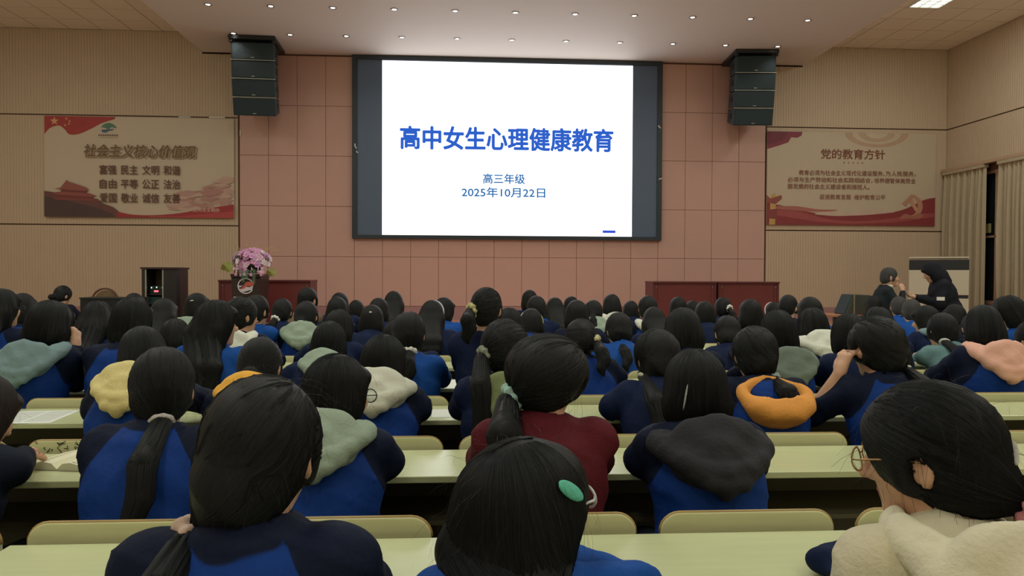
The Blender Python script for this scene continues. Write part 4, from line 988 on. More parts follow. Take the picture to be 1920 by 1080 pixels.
poly('emblem_red_wave', [(-er*0.75, ez-er*0.45)]+[(x*er, ez+y*er) for x, y in ((-0.35, -0.1), (0.0, 0.45), (0.3, 0.55), (0.7, 0.5), (1.12, 0.62), (0.98, 0.1), (0.6, -0.05), (0.2, 0.0), (-0.2, -0.35))], mat('emblem_red', rgb(196, 96, 84), 0.4, 0.05), lt, -0.2635)
poly('emblem_white_wave', [(x*er, ez+y*er) for x, y in ((-0.9, -0.3), (-0.45, -0.42), (0.0, -0.1), (0.5, -0.15), (0.95, 0.05), (0.8, -0.45), (0.3, -0.6), (-0.2, -0.75), (-0.6, -0.7))], mat('emblem_silver', rgb(206, 204, 210)), lt, -0.2628)
poly('emblem_bird', [(x*er, ez+y*er) for x, y in ((-0.95, 0.1), (-0.6, 0.0), (-0.35, 0.12), (-0.55, -0.15), (-0.85, -0.2))], mat('emblem_silver', rgb(206, 204, 210)), lt, -0.2640)
for k in range(2):
    cx = -lw*0.36+0.055*k; cz = ez-0.19
    MB().box(cx-0.022, cx+0.022, -0.262, -0.258, cz-0.022, cz+0.022).build('small_character', mat('emblem_silver', rgb(206, 204, 210)), lt)
    MB().box(cx-0.009, cx+0.009, -0.264, -0.262, cz-0.009, cz+0.009).build('small_character', M_LEC, lt)
# flowers
fl = thing('flower_arrangement', 'pink and white orchid arrangement on top of the lectern', 'flowers', (lx+0.05, YL-0.06, ZS+lh+0.004))
pm = MB(); n = 5
def petal(mb, ang, L, W, lift):
    c, s = math.cos(ang), math.sin(ang); pts = []
    for f, w in ((0.05, 0.2), (0.45, 1.0), (0.8, 0.8), (1.0, 0.1)):
        for sd in (-1, 1):
            r, q, z = L*f, W*w*sd/2, lift*f*f; pts.append((r*c-q*s, r*s+q*c, z+0.004*abs(w)))
    mb.add(pts, [(0, 2, 3, 1), (2, 4, 5, 3), (4, 6, 7, 5)])
for k in range(5): petal(pm, k*2*math.pi/5, 0.045, 0.042, 0.012)
pm.lathe([(0.002, 0.0), (0.010, 0.006), (0.008, 0.016), (0.002, 0.020)], 6)
blos = pm.mesh('blossom', smooth=True)
pinks = [mat('petal_pink', rgb(226, 166, 206), 0.6, 0.12, 30.0), mat('petal_lilac', rgb(214, 168, 222), 0.6, 0.12, 30.0), mat('petal_white', rgb(240, 226, 232), 0.6, 0.05, 30.0)]
bl = []
for m in pinks:
    c = blos.copy(); c.materials.append(m); bl.append(c)
MB().lathe([(0.10, 0.001), (0.13, 0.02), (0.14, 0.09), (0.12, 0.11), (0.02, 0.11)], 16).build('pot', mat('pot_dark', rgb(60, 48, 44), 0.5, 0.1), fl)
dome = MB().lathe([(0.02, 0.06), (0.13, 0.08), (0.17, 0.17), (0.13, 0.25), (0.05, 0.29), (0.01, 0.295)], 14).build('foliage_core', mat('leaf_dark', rgb(64, 84, 62), 0.6, 0.2), fl, smooth=True)
rs = np.random.default_rng(11)
for i in range(175):
    a = rs.uniform(math.pi, 2*math.pi) if i < 120 else rs.uniform(0, math.pi); e = math.asin(rs.uniform(-0.42, 0.99))
    R = np.array([0.27*math.cos(e)*math.cos(a), 0.24*math.cos(e)*math.sin(a), 0.20+0.19*math.sin(e)])*np.array([rs.uniform(0.8, 1.12), rs.uniform(0.8, 1.1), 1])
    o = link('blossom', bl[(0 if abs(R[0]) < 0.16 else 2) if rs.random() < 0.6 else rs.integers(0, 3)], None, fl); o.location = R
    nn = Vector((R[0], R[1], R[2]-0.15)).normalized(); o.rotation_euler = nn.to_track_quat('Z', 'Y').to_euler(); s_ = rs.uniform(0.85, 1.3); o.scale = (s_, s_, s_)
for i in range(16):     # hanging strings of small blooms in front
    x = rs.uniform(-0.24, 0.24); 
    for k in range(int(rs.integers(1, 4))):
        o = link('blossom', bl[2 if rs.random() < 0.55 else 0], None, fl); o.location = (x+rs.uniform(-0.01, 0.01), -0.25-0.01*k, 0.07-0.045*k); o.rotation_euler = (math.radians(80), 0, rs.uniform(0, 6)); o.scale = (0.6, 0.6, 0.6)
M_LEAF = mat('leaf_green', rgb(104, 138, 108), 0.5, 0.15, 10.0); M_SPRAY = mat('spray_yellow', rgb(196, 170, 120), 0.6, 0.1)
def frond(x0, z0, x1, z1, y):
    mb = MB(); mb.tube([(x0, y, z0), ((x0+x1)/2, y-0.02, (z0+z1)/2+0.02), (x1, y, z1)], 0.004, 5)
    for k in range(9):
        f = k/8; px, pz = x0+(x1-x0)*f, z0+(z1-z0)*f
        for s in (-1, 1):
            L = 0.06*(1-0.5*f); dx, dz = s*L*0.8, -L*0.6
            mb.add([(px, y-0.006, pz+0.008), (px, y-0.006, pz-0.008), (px+dx, y-0.012, pz+dz)], [(0, 1, 2)])
    mb.build('fern_leaf', M_LEAF, fl)
frond(-0.10, 0.06, -0.06, -0.12, -0.275); frond(0.10, 0.06, 0.10, -0.15, -0.28); frond(0.0, 0.06, -0.02, -0.08, -0.27)
for (x, z, r) in ((-0.33, 0.10, 0.11), (0.34, 0.02, 0.09)):
    me = MB().add([(x+r*math.cos(t)*(1.15-0.45*abs(math.sin(t*1.5+0.6))), -0.22+0.03*math.sin(2*t), z+r*0.85*math.sin(t)*(1.1-0.4*abs(math.cos(t*1.5)))) for t in np.linspace(0, 6.283, 14, endpoint=False)]+[(x, -0.24, z)], [(i, (i+1) % 14, 14) for i in range(14)]).build('broad_leaf', mat('leaf_lime', rgb(140, 146, 70), 0.5, 0.1), fl)
for (x0, x1, z1) in ((-0.12, -0.28, 0.52), (0.02, 0.0, 0.46), (0.10, 0.34, 0.42), (0.05, 0.10, 0.47), (0.16, 0.42, 0.36), (-0.05, -0.08, 0.46)):
    mb = MB().tube([(x0, -0.05, 0.28), ((x0+x1)/2, -0.06, 0.40), (x1, -0.06, z1)], 0.004, 5)
    for k in range(5):
        f = 0.55+0.1*k; mb.lathe([(0.002, -0.012), (0.012, 0), (0.002, 0.014)], 6, x0+(x1-x0)*f, -0.06); 
        for q in range(-18, 0): mb.v[q] = (mb.v[q][0], mb.v[q][1], mb.v[q][2]+0.28+(z1-0.28)*f)
    mb.build('bud_spray', M_SPRAY, fl)
# audio rack, left
YA = 12.6; a, b = span(259, 331, YA-0.25); rw = b-a; rx_ = (a+b)/2; rh = atY(295, 501, YA-0.25)[2]-ZS
rk = thing('audio_rack', 'dark audio cabinet with glass door and red display, left side', 'cabinet', (rx_, YA, ZS))
M_RK = mat('rack_dark', rgb(38, 36, 36), 0.4, 0.15)
w2 = rw/2
def plan(pts, z0, z1):
    n = len(pts); return MB().add([(x, y, z0) for x, y in pts]+[(x, y, z1) for x, y in pts], [tuple(range(n-1, -1, -1)), tuple(range(n, 2*n))]+[(i, (i+1) % n, (i+1) % n+n, i+n) for i in range(n)])
plan([(-w2, 0.25), (-w2, -0.12), (-w2+0.10, -0.20), (-w2+0.10, 0.25)], 0, rh-0.03).build('left_wing', M_RK, rk)
plan([(w2-0.22, 0.25), (w2-0.22, -0.22), (w2-0.03, -0.18), (w2, -0.10), (w2, 0.25)], 0, rh-0.03).build('right_wing', M_RK, rk)
MB().box(-w2+0.10, w2-0.22, 0.20, 0.25, 0, rh-0.03).build('back_panel', mat('rack_inside', rgb(106, 88, 64), 0.6, 0.1), rk)
for z in (0.03, rh*0.40, rh*0.55): MB().box(-w2+0.10, w2-0.22, -0.15, 0.20, z, z+0.02).build('shelf', M_RK, rk)
plan([(-w2-0.02, 0.27), (-w2-0.02, -0.13), (-w2+0.10, -0.23), (w2-0.2, -0.25), (w2, -0.20), (w2+0.02, -0.10), (w2+0.02, 0.27)], rh-0.03, rh).build('top_board', mat('rack_top', rgb(58, 44, 40), 0.4, 0.1), rk, 0.004)
xa, xb = -w2+0.12, w2-0.24
amp = MB().box(xa, xb, -0.12, 0.15, rh*0.57, rh*0.70).build('amplifier', mat('amp_dark', rgb(24, 40, 40), 0.3, 0.1), rk)
MB().box(xa+0.08, xb-0.10, -0.126, -0.12, rh*0.60, rh*0.625).build('red_display', emis('red_led', (1.0, 0.10, 0.14), 3.0), amp)
for px_, pz_ in ((xa+0.03, 0.66), ((xa+xb)/2-0.01, 0.665), (xb-0.04, 0.66)): MB().box(px_, px_+0.014, -0.126, -0.12, rh*pz_, rh*pz_+0.02).build('indicator', emis('green_led', (0.5, 1.0, 0.75), 2.0), amp)
MB().box(xa, xb, -0.12, 0.15, rh*0.42, rh*0.52).build('receiver', mat('amp_teal', rgb(20, 62, 60), 0.3, 0.1), rk)
MB().box(-w2+0.095, -w2+0.115, -0.22, -0.20, 0.04, rh-0.04).box(w2-0.24, w2-0.22, -0.22, -0.20, 0.04, rh-0.04).build('door_frame', M_STRIP, rk)
# white cabinet, right
YC = 12.6; a, b = span(1704, 1815, YC); cw = (b-a)*math.cos(math.atan2((a+b)/2, YC))*1.0; cx_ = (a+b)/2; chh = atY(1760, 483, YC-0.25)[2]-ZS
wc = thing('air_conditioner', 'white floor cabinet with wide black top band beside the curtain', 'air conditioner', (cx_, YC, ZS), -math.atan2(cx_, YC))
M_CAB = mat('cabinet_cream', rgb(206, 200, 176), 0.45, 0.03)
MB().box(-cw/2, cw/2, -0.24, 0.25, chh-0.012, chh+0.015).build('top_cover', M_CAB, wc, 0.004)
zq = [atY(1760, v, YC-0.25)[2]-ZS for v in (487, 506, 553, 559)]
MB().box(-cw/2, cw/2, -0.25, 0.25, zq[1], zq[0]).build('black_band', M_BLACK, wc, 0.006)
MB().box(-cw/2, cw/2, -0.25, 0.25, zq[2], zq[1]-0.003).build('upper_panel', M_CAB, wc, 0.006)
MB().box(-cw/2+0.01, cw/2-0.01, -0.235, 0.25, zq[3], zq[2]-0.003).build('dark_slot', M_BLACK, wc)
MB().box(-cw/2, cw/2, -0.25, 0.25, 0, zq[3]-0.003).build('lower_panel', M_CAB, wc, 0.006)
for k in range(5): MB().box(-cw/2+0.05, cw/2-0.05, -0.256, -0.25, 0.10+0.03*k, 0.115+0.03*k).build('louver', mat('cabinet_slat', rgb(176, 170, 150), 0.5, 0.03), wc)
# operator table with wedge monitor on the right
YT = 9.72; a = px_x(1560, YT-0.2); b = px_x(1650, YT-0.2); tz = atY(1570, 590, YT-0.2)[2]
ot = thing('side_table', 'small wooden table holding the wedge speaker near the two people', 'table', ((a+b)/2, YT, 0))
MB().box(-(b-a)/2, (b-a)/2, -0.25, 0.25, tz-0.03, tz).build('top', mat('table_wood', rgb(178, 120, 82), 0.4, 0.12, 5.0), ot, 0.004)
for sx in (-1, 1):
    for sy in (-1, 1): MB().box(sx*((b-a)/2-0.04)-0.02, sx*((b-a)/2-0.04)+0.02, sy*0.21-0.02, sy*0.21+0.02, 0, tz-0.03).build('leg', M_BLACK, ot)
wx = px_x(1604, YT-0.1); ws = thing('wedge_speaker', 'dark wedge monitor speaker standing on the small table', 'loudspeaker', (wx, YT, tz))
g = 0.27
MB().hexa([(-0.16, -0.15, 0), (0.19, -0.15, 0), (0.19, 0.15, 0), (-0.16, 0.15, 0)], [(-0.05, -0.15, g), (0.19, -0.15, g-0.01), (0.19, 0.15, g-0.01), (-0.05, 0.15, g)]).build('cabinet', mat('wedge_grey', rgb(74, 76, 68), 0.6, 0.1), ws, 0.008)
MB().hexa([(-0.172, -0.14, 0.01), (-0.16, -0.14, 0.01), (-0.16, 0.14, 0.01), (-0.172, 0.14, 0.01)], [(-0.066, -0.14, g-0.01), (-0.052, -0.14, g-0.01), (-0.052, 0.14, g-0.01), (-0.066, 0.14, g-0.01)]).build('grille', M_GRILLE, ws)
MB().box(-0.05, -0.03, -0.155, -0.145, 0.0, g).build('edge_strip', mat('wedge_edge', rgb(150, 132, 100), 0.5, 0.05), ws)
# round-backed chair, left
YH = 11.2; hx = px_x(197, YH); hz_ = atY(197, 541, YH)[2]-ZS
rc = thing('round_back_chair', 'chair with rounded brown rimmed back, left of the audio cabinet', 'chair', (hx, YH, ZS))
rim = [(0.19*math.cos(t), 0.0, hz_-0.20+0.20*math.sin(t)) for t in np.linspace(-0.2, math.pi+0.2, 18)]
MB().tube([(0.17, 0.02, 0.02)]+rim+[(-0.17, 0.02, 0.02)], 0.014, 8).build('back_frame', mat('chair_brown', rgb(92, 58, 38), 0.4, 0.1), rc, smooth=True)
MB().prism([(0.165*math.cos(t), hz_-0.20+0.175*math.sin(t)) for t in np.linspace(0, 2*math.pi, 20, endpoint=False)], 0.005, 0.03).build('back_pad', mat('chair_pad', rgb(120, 98, 70), 0.7, 0.15), rc)
MB().prism(rrect(-0.2, 0.2, 0.33, 0.38, 0.02), 0.0, 0.40).build('seat', mat('chair_pad', rgb(120, 98, 70)), rc)
for sx in (-1, 1): MB().tube([(sx*0.17, 0.37, 0.0), (sx*0.16, 0.34, 0.34)], 0.013, 8).build('leg', mat('chair_brown', rgb(92, 58, 38)), rc)
# black equipment table
YE = 10.75; a = px_x(148, YE-0.2); b = px_x(258, YE-0.2); ezt = atY(200, 558, YE-0.2)[2]-ZS
et = thing('equipment_table', 'low black covered table in front of the rounded chair', 'table', ((a+b)/2, YE, ZS))
MB().box(-(b-a)/2, (b-a)/2, -0.2, 0.2, ezt-0.02, ezt).build('top', M_BLACK, et)
MB().box(-(b-a)/2+0.01, (b-a)/2-0.01, -0.19, 0.19, 0, ezt-0.02).build('cover', mat('black_cloth', rgb(30, 30, 30), 0.8, 0.2), et)

# ------------------------------------------------------------------ rows of desks with fixed seats
NS = 6; DW = NS*SEATP-0.02
m_top = MB().box(-DW/2, DW/2, -0.36, 0.0, DESK_Z-0.022, DESK_Z).mesh('desk_top', 0.003); m_top.materials.append(M_DESK)
m_pan = MB().box(-DW/2+0.02, DW/2-0.02, -0.035, -0.012, 0.30, DESK_Z-0.023).mesh('modesty_panel'); m_pan.materials.append(M_DARKPANEL)
m_shf = MB().box(-DW/2+0.02, DW/2-0.02, -0.31, -0.036, 0.575, 0.590).mesh('book_shelf'); m_shf.materials.append(M_DARKPANEL)
m_leg = MB().box(-0.02, 0.02, -0.085, -0.036, 0.03, DESK_Z-0.023).box(-0.025, 0.025, -0.10, 0.10, 0.0, 0.03).box(-0.015, 0.015, -0.04, 0.16, 0.30, 0.372).mesh('leg_frame', 0.004); m_leg.materials.append(M_METAL)
bk = MB().prism(rrect(-SEATW/2, SEATW/2, 0.46, 0.79, 0.05, 6, (1, 1, 1, 1)), 0.0, 0.016); 
bk.v = [(x, y+0.030+0.02*(0.80-z)+0.022*(1-(x/(SEATW/2))**2)*0-0.012*(x/(SEATW/2))**2*0, z) for x, y, z in bk.v]
m_bk = bk.mesh('seat_back', 0.004); m_bk.materials.append(M_SEAT)
o_ = [(x, z) for x, z in rrect(-SEATW/2, SEATW/2, 0.46, 0.79, 0.05, 6) if z > 0.735]; o_.sort(key=lambda q: q[0])
m_edge = MB().tube([(x*0.995, 0.030+0.02*(0.80-z)+0.008, z-0.001) for x, z in o_], 0.0055, 6).mesh('worn_edge', smooth=True); m_edge.materials.append(mat('seat_worn_edge', rgb(168, 142, 84), 0.45, 0.2, 12.0))
m_st = MB().box(-SEATW/2+0.02, SEATW/2-0.02, 0.060, 0.38, 0.372, 0.390).mesh('seat', 0.006); m_st.materials.append(M_SEAT)
ORD = ['nearest', 'second', 'third', 'fourth', 'fifth', 'sixth', 'seventh', 'eighth', 'ninth', 'tenth']
for r in range(-1, 9):
    yf = 1.82+PITCH*r
    for mi, (k0, nm) in enumerate(((-9, 'left'), (-3, 'middle'), (3, 'right'))):
        xc = SEAT0-0.03+SEATP*(k0+NS/2)
        if r < 1 and nm == 'right' or r < 0 and nm == 'left': continue
        if r == -1: lab = 'long pale desk just below the bottom of the photo'
        else: lab = 'long pale desk with six seat backs, %s desk row, %s section' % (ORD[r], nm)
        t = thing('lecture_desk', lab, 'desk', (xc, yf, 0), 0, 'rows of lecture desks')
        link('desk_top', m_top, None, t); link('modesty_panel', m_pan, None, t); link('book_shelf', m_shf, None, t)
        for s in (-DW/2+0.03, 0.0, DW/2-0.03): link('leg_frame', m_leg, None, t, (s, 0, 0))
        for k in range(NS):
            x = -NS*SEATP/2+0.03+k*SEATP+SEATW/2
            sb = link('seat_back', m_bk, None, t, (x, 0, 0)); link('seat', m_st, None, t, (x, 0, 0)); link('worn_edge', m_edge, None, sb)
            if (r, k0+k) in ((1, -4), (3, -2)):
                mb = MB(); rs2 = np.random.default_rng(k)
                for q in range(26):
                    cx, cz = rs2.uniform(-0.19, 0.02) if r == 1 else rs2.uniform(-0.03, 0.03), rs2.uniform(0.748, 0.782); L = 0.012
                    mb.tube([(cx, 0.029+0.02*(0.80-cz), cz), (cx+rs2.uniform(-L, L), 0.029+0.02*(0.80-cz), cz+rs2.uniform(-L, L)), (cx+rs2.uniform(-L, L), 0.029+0.02*(0.80-cz), cz+rs2.uniform(-L, L))], 0.0011, 4)
                mb.build('scribble', M_BLACK, sb)['label'] = 'black ink scribbles'

# ------------------------------------------------------------------ the audience
def S(row, u, vt, yaw=0, pitch=10, style='bob', **k): return dict(row=row, u=u, vt=vt, yaw=yaw, pitch=pitch, style=style, **k)
MINT, BEI, WT, PK = (168, 206, 192), (206, 178, 160), (226, 226, 216), (214, 140, 142)
SPEC = [
 S(0, 497, 703, 6, 12, 'pony', tie_w=(-0.078, -0.108), tie_col=BEI, length=0.26, vol=1.05, bulk=1.05),
 S(0, 985, 826, 68, -8, 'long', jacket='blue', glasses='clear', clip_w=(0.062, 0.052, 0.030, 0.015, -38, (94, 190, 164)), vol=1.22, length=0.20, lean=0, dy=-0.03),
 S(0, 1738, 714, -46, 12, 'pony', tie=(0.0, -0.138, -0.085), tie_col=PK, jacket='cream', hood=(224, 218, 190), glasses='gold', clip_w=(0.095, 0.02, 0.028, 0.004, 35, (190, 190, 180)), length=0.20, vol=1.1, hoodbig=1.15, arms=('lap', 'lap')),
 S(1, -40, 700, 25, 25, 'long', jacket='dark', hair_mat='b', length=0.22),
 S(1, 305, 650, -14, 10, 'pony', tie_w=(0.034, -0.070), tie_col=(196, 192, 184), tie_kind='tie', length=0.34),
 S(1, 632, 663, 42, 8, 'bob', glasses='black', hood=SAGE, hoodbig=1.2),
 S(1, 1028, 626, 26, 10, 'pony', tie_w=(-0.098, -0.045), tie_col=MINT, length=0.30, vol=1.35, jacket='maroon', glasses='black'),
 S(1, 1303, 654, 4, 12, 'bob', hood=(34, 36, 42), hoodbig=1.45, hooddrop=0.05, vol=1.05, length=0.06, clip_w=(-0.060, -0.008, 0.045, 0.0025, 80, (204, 208, 206))),
 S(2, 270, 612, -32, 34, 'bob', hood=YEL, hoodbig=1.25, glasses='gold', arms=('desk', 'cheek'), lean=26),
 S(2, 485, 632, 0, 18, 'bun', hood=(236, 176, 66), hoodbig=1.15, clip_w=(-0.02, -0.005, 0.022, 0.007, 0, (150, 150, 140))),
 S(2, 720, 627, 26, 10, 'bob', hood=CREAM, hoodbig=1.3),
 S(2, 947, 598, 10, 10, 'pony', tie_w=(-0.080, -0.015), tie_col=(140, 148, 128), length=0.40, vol=1.1, hood=OLIVE, jacket='navy'),
 S(2, 1237, 616, -6, 10, 'pony', tie_w=(-0.058, -0.075), tie_col=(206, 206, 172), tie_kind='tie', length=0.30, vol=1.1, jacket='navy'),
 S(2, 1412, 611, 8, 14, 'pony', tie_w=(0.032, -0.078), tie_col=(150, 170, 164), length=0.14, bo=-0.005, vol=1.08, hood=ORG, hoodbig=-1),
 S(2, 1640, 593, -10, 10, 'pony', tie_w=(0.082, -0.085), tie_col=(206, 206, 196), tie_kind='tie', length=0.26, vol=1.15, arms=('raise', 'desk'), hs=1.05, bare=-1),
 S(3, 103, 563, 14, 14, 'bob', hood=BGREY, hoodbig=1.25, arms=('desk', 'cheek'), vol=1.12),
 S(3, 250, 557, 10, 10, 'bob'),
 S(3, 405, 562, 48, 4, 'long', length=0.26, jacket='blue'),
 S(3, 622, 602, 6, 12, 'bob', hood=SAGE, jacket='navy'),
 S(3, 766, 584, 6, 8, 'pony', tie_w=(0.010, -0.075), tie_col=WT, jacket='blue', length=0.18),
 S(3, 908, 531, 14, 2, 'pony', tie_w=(-0.072, -0.005), tie_col=(190, 186, 130), jacket='navy', bulk=1.08, glasses='black', hs=0.9, length=0.16),
 S(3, 1085, 597, 12, 15, 'pony', tie_w=(0.070, 0.0), tie_col=(206, 200, 150), length=0.16),
 S(3, 1280, 577, 0, 22, 'bob', vol=1.05),
 S(3, 1459, 581, 4, 10, 'bob', hood=GREY, hoodbig=1.3),
 S(3, 1590, 587, 10, 12, 'bob', jacket='navy'),
 S(3, 1845, 572, 20, 24, 'bob', hood=PINK, hoodbig=1.3, jacket='std', bulk=1.1),
 S(3, 1935, 600, -10, 10, 'pony', hood=CREAM, tie_col=WT, jacket='navy'),
 S(4, 5, 541, 30, 5, 'long', glasses='black'),
 S(4, 188, 564, 0, 10, 'long', jacket='navy'),
 S(4, 327, 597, 0, 22, 'bob', jacket='navy'),
 S(4, 452, 556, 45, 5, 'pony', hood=WHT),
 S(4, 640, 580, 15, 15, 'bob', jacket='navy'),
 S(4, 735, 603, 20, 20, 'bob', jacket='navy', lean=25),
 S(4, 955, 577, 0, 15, 'bob', jacket='navy'),
 S(4, 1160, 585, -4, 15, 'pony', tie_w=(-0.01, -0.08), jacket='blue', length=0.16),
 S(4, 1364, 591, 8, 20, 'pony', tie_w=(-0.030, -0.095), tie_col=WT, jacket='navy', length=0.12),
 S(4, 1527, 577, 0, 14, 'bob', hood=WHT, hoodbig=1.35, vol=1.08),
 S(4, 1645, 575, -6, 12, 'long', jacket='navy'),
 S(4, 1768, 586, 0, 8, 'pony', tie_w=(-0.045, -0.06), tie_col=WT, tie_kind='tie', jacket='teal', length=0.20, hs=1.05),
 S(4, 1887, 554, -62, 24, 'bob', jacket='blue'),
 S(5, 43, 549, 0, 8, 'bob'),
 S(5, 308, 559, 12, 10, 'long', jacket='navy'),
 S(5, 487, 552, 22, 5, 'pony', jacket='blue', arms=('raise', 'desk')),
 S(5, 573, 564, 5, 15, 'bun', hood=SAGE, hoodbig=1.35, tie_col=WT, tie_kind='tie'),
 S(5, 695, 571, 10, 12, 'bob', jacket='navy', clip_w=(0.0, 0.07, 0.012, 0.006, 0, WT)),
 S(5, 807, 562, 10, 8, 'long', jacket='navy', band=(196, 206, 206)),
 S(5, 1003, 578, 0, 18, 'bob', band=(190, 196, 150)),
 S(5, 1077, 562, 6, 10, 'bob'),
 S(5, 1226, 575, 0, 12, 'long', jacket='navy'),
 S(5, 1407, 560, 5, 10, 'bob', jacket='navy'),
 S(5, 1518, 556, -10, 12, 'bob', jacket='blue'),
 S(5, 1740, 572, -38, 15, 'bob', jacket='navy', hood=BGREY),
 S(5, 1822, 594, 20, 20, 'pony', jacket='dark', tie_w=(0.0, 0.06), tie_col=WT, length=0.10),
 S(6, 370, 549, 40, 10, 'bob', clip_w=(-0.01, 0.06, 0.016, 0.005, 10, WT), hood=SAGE),
 S(6, 533, 559, 0, 12, 'pony', tie_w=(-0.03, -0.05), tie_col=WT, jacket='navy'),
 S(6, 635, 556, 5, 10, 'bob'),
 S(6, 705, 558, 10, 10, 'bob', jacket='navy'),
 S(6, 832, 557, 36, 10, 'bob', jacket='blue'),
 S(6, 1006, 554, 6, 8, 'pony', tie_w=(-0.05, -0.05), tie_col=WT, jacket='navy'),
 S(6, 1113, 562, 12, 15, 'pony', hood=SAGE),
 S(6, 1214, 554, 6, 10, 'pony', tie_w=(-0.02, -0.06), tie_col=WT, hood=WHT),
 S(6, 1321, 564, 8, 12, 'bob', jacket='navy'),
 S(6, 1478, 551, 45, 15, 'short', jacket='dark'),
 S(6, 1709, 559, 26, 8, 'short', jacket='blue', hair_mat='g'),
 S(6, 1790, 570, -10, 15, 'bob', jacket='dark'),
 S(7, 252, 549, 10, 10, 'bob', jacket='navy'),
 S(7, 634, 548, 0, 8, 'bob', jacket='navy'),
 S(7, 581, 537, 26, 4, 'short', jacket='brown', hs=1.12),
 S(7, 737, 545, 0, 5, 'long', jacket='blue'),
 S(7, 1040, 557, 0, 6, 'long', jacket='blue'),
 S(7, 1147, 551, 0, 18, 'bob', hood=WHT),
 S(7, 1272, 556, 0, 10, 'bob', jacket='navy'),
 S(7, 1355, 557, 22, 14, 'pony', tie_w=(0.03, 0.01), tie_col=WT, jacket='navy'),
 S(7, 1450, 566, 0, 10, 'bob', band=(226, 200, 202), jacket='navy'),
 S(7, 1685, 554, 20, 6, 'short', hair_mat='g', jacket='blue'),
 S(8, 668, 562, 0, 10, 'bob', jacket='navy'),
 S(8, 993, 543, 0, 8, 'bob', jacket='navy'),
 S(8, 1071, 555, 0, 8, 'bob'),
 S(8, 1183, 567, 0, 12, 'bob', jacket='navy'),
 S(8, 1298, 563, 0, 12, 'bob', jacket='navy'),
 S(8, 1637, 554, 0, 10, 'bob', jacket='dark'),
 S(9, 118, 535, 28, 20, 'bun', jacket='dark'),
]
VOX = [0.0090, 0.0105, 0.0130, 0.0165, 0.0195, 0.021, 0.023, 0.024, 0.024, 0.024]
HVX = [0.0065, 0.0075, 0.0090, 0.0110, 0.0125, 0.014, 0.0155, 0.016, 0.016, 0.016]
JD = {'std': 'blue and navy jacket', 'navy': 'navy jacket', 'blue': 'bright blue jacket', 'teal': 'teal sweater', 'maroon': 'maroon sweater', 'cream': 'cream hoodie', 'brown': 'brown jacket', 'dark': 'dark jacket'}
HD = {SAGE: 'sage hood', CREAM: 'cream hood', YEL: 'pale yellow hood', GREY: 'grey green hood', ORG: 'orange hood', PINK: 'pink hood', OLIVE: 'olive hood', WHT: 'white hood', BGREY: 'blue grey hood', (236, 176, 66): 'amber hood', (34, 36, 42): 'black hood'}
TD = {MINT: 'mint scrunchie', BEI: 'beige scrunchie', WT: 'white hair tie', PK: 'pink scrunchie'}
def surf_point(fr, style, dx, dz, full=None):
    """point on the hair, on the side towards the hall's back, at an offset from the head centre"""
    P = [ell(fr.H((0, -0.010, 0.020)), np.array([0.090, 0.106, 0.108])*fr.hs, fr.Rh), ell(fr.H((0, -0.052, -0.045)), np.array([0.066, 0.052, 0.060])*fr.hs, fr.Rh, 0.03)]
    if style in ('long', 'bob'): P.append(ell(fr.H((0, -0.03, -0.055)), np.array([0.10, 0.08, 0.10])*fr.hs, fr.Rh, 0.04))
    if full is not None: P = full
    ys = np.linspace(-0.22, 0.06, 90); pts = np.stack([np.full(90, fr.C[0]+dx), fr.C[1]+ys, np.full(90, fr.C[2]+dz)], 1).astype(np.float32)
    d = sdf(P, pts); i = int(np.argmax(d < 0.0)) if (d < 0).any() else int(np.argmin(d)); return pts[i].astype(float)
for s in SPEC:                                  # solve each pose
    yp = 1.13+s.get('dy', 0)+PITCH*s['row']; s['yp'] = yp; hs = s.get('hs', 1.0); lean = s.get('lean', 9)
    for it in range(14):
        t = 1.0
        for _ in range(6):
            fr = Frame(lean, t, 0, s['yaw'], s['pitch'], 0, hs); P = atY(s['u'], s['vt'], yp+fr.C[1])
            t = t*(1+(P[2]-fr.top())/(fr.top()-0.5))
        if t < 0.93 and lean < 30: lean += 4
        elif t > 1.10 and lean > 0: lean = max(0, lean-4)
        else: break
    s['t'] = min(max(t, 0.84), 1.18); s['lean_'] = lean; s['hx'] = atY(s['u'], s['vt']+0.1*F_PX/(yp+fr.C[1]), yp+fr.C[1])[0]-fr.C[0]
for r in range(10):                             # neighbours keep shoulder room; a crowded head leans over
    L = sorted([s for s in SPEC if s['row'] == r], key=lambda q: q['u'])
    for s in L: s['px'] = s['hx']
    for _ in range(60):
        for a, b in zip(L, L[1:]):
            g = (0.49 if r < 4 else 0.51)-(b['px']-a['px'])
            if g > 0: a['px'] -= g/2; b['px'] += g/2
    for i, s in enumerate(L): s['i'] = i; s['n'] = len(L)
NUM = ['first', 'second', 'third', 'fourth', 'fifth', 'sixth', 'seventh', 'eighth', 'ninth', 'tenth', 'eleventh', 'twelfth', 'thirteenth', 'fourteenth', 'fifteenth']
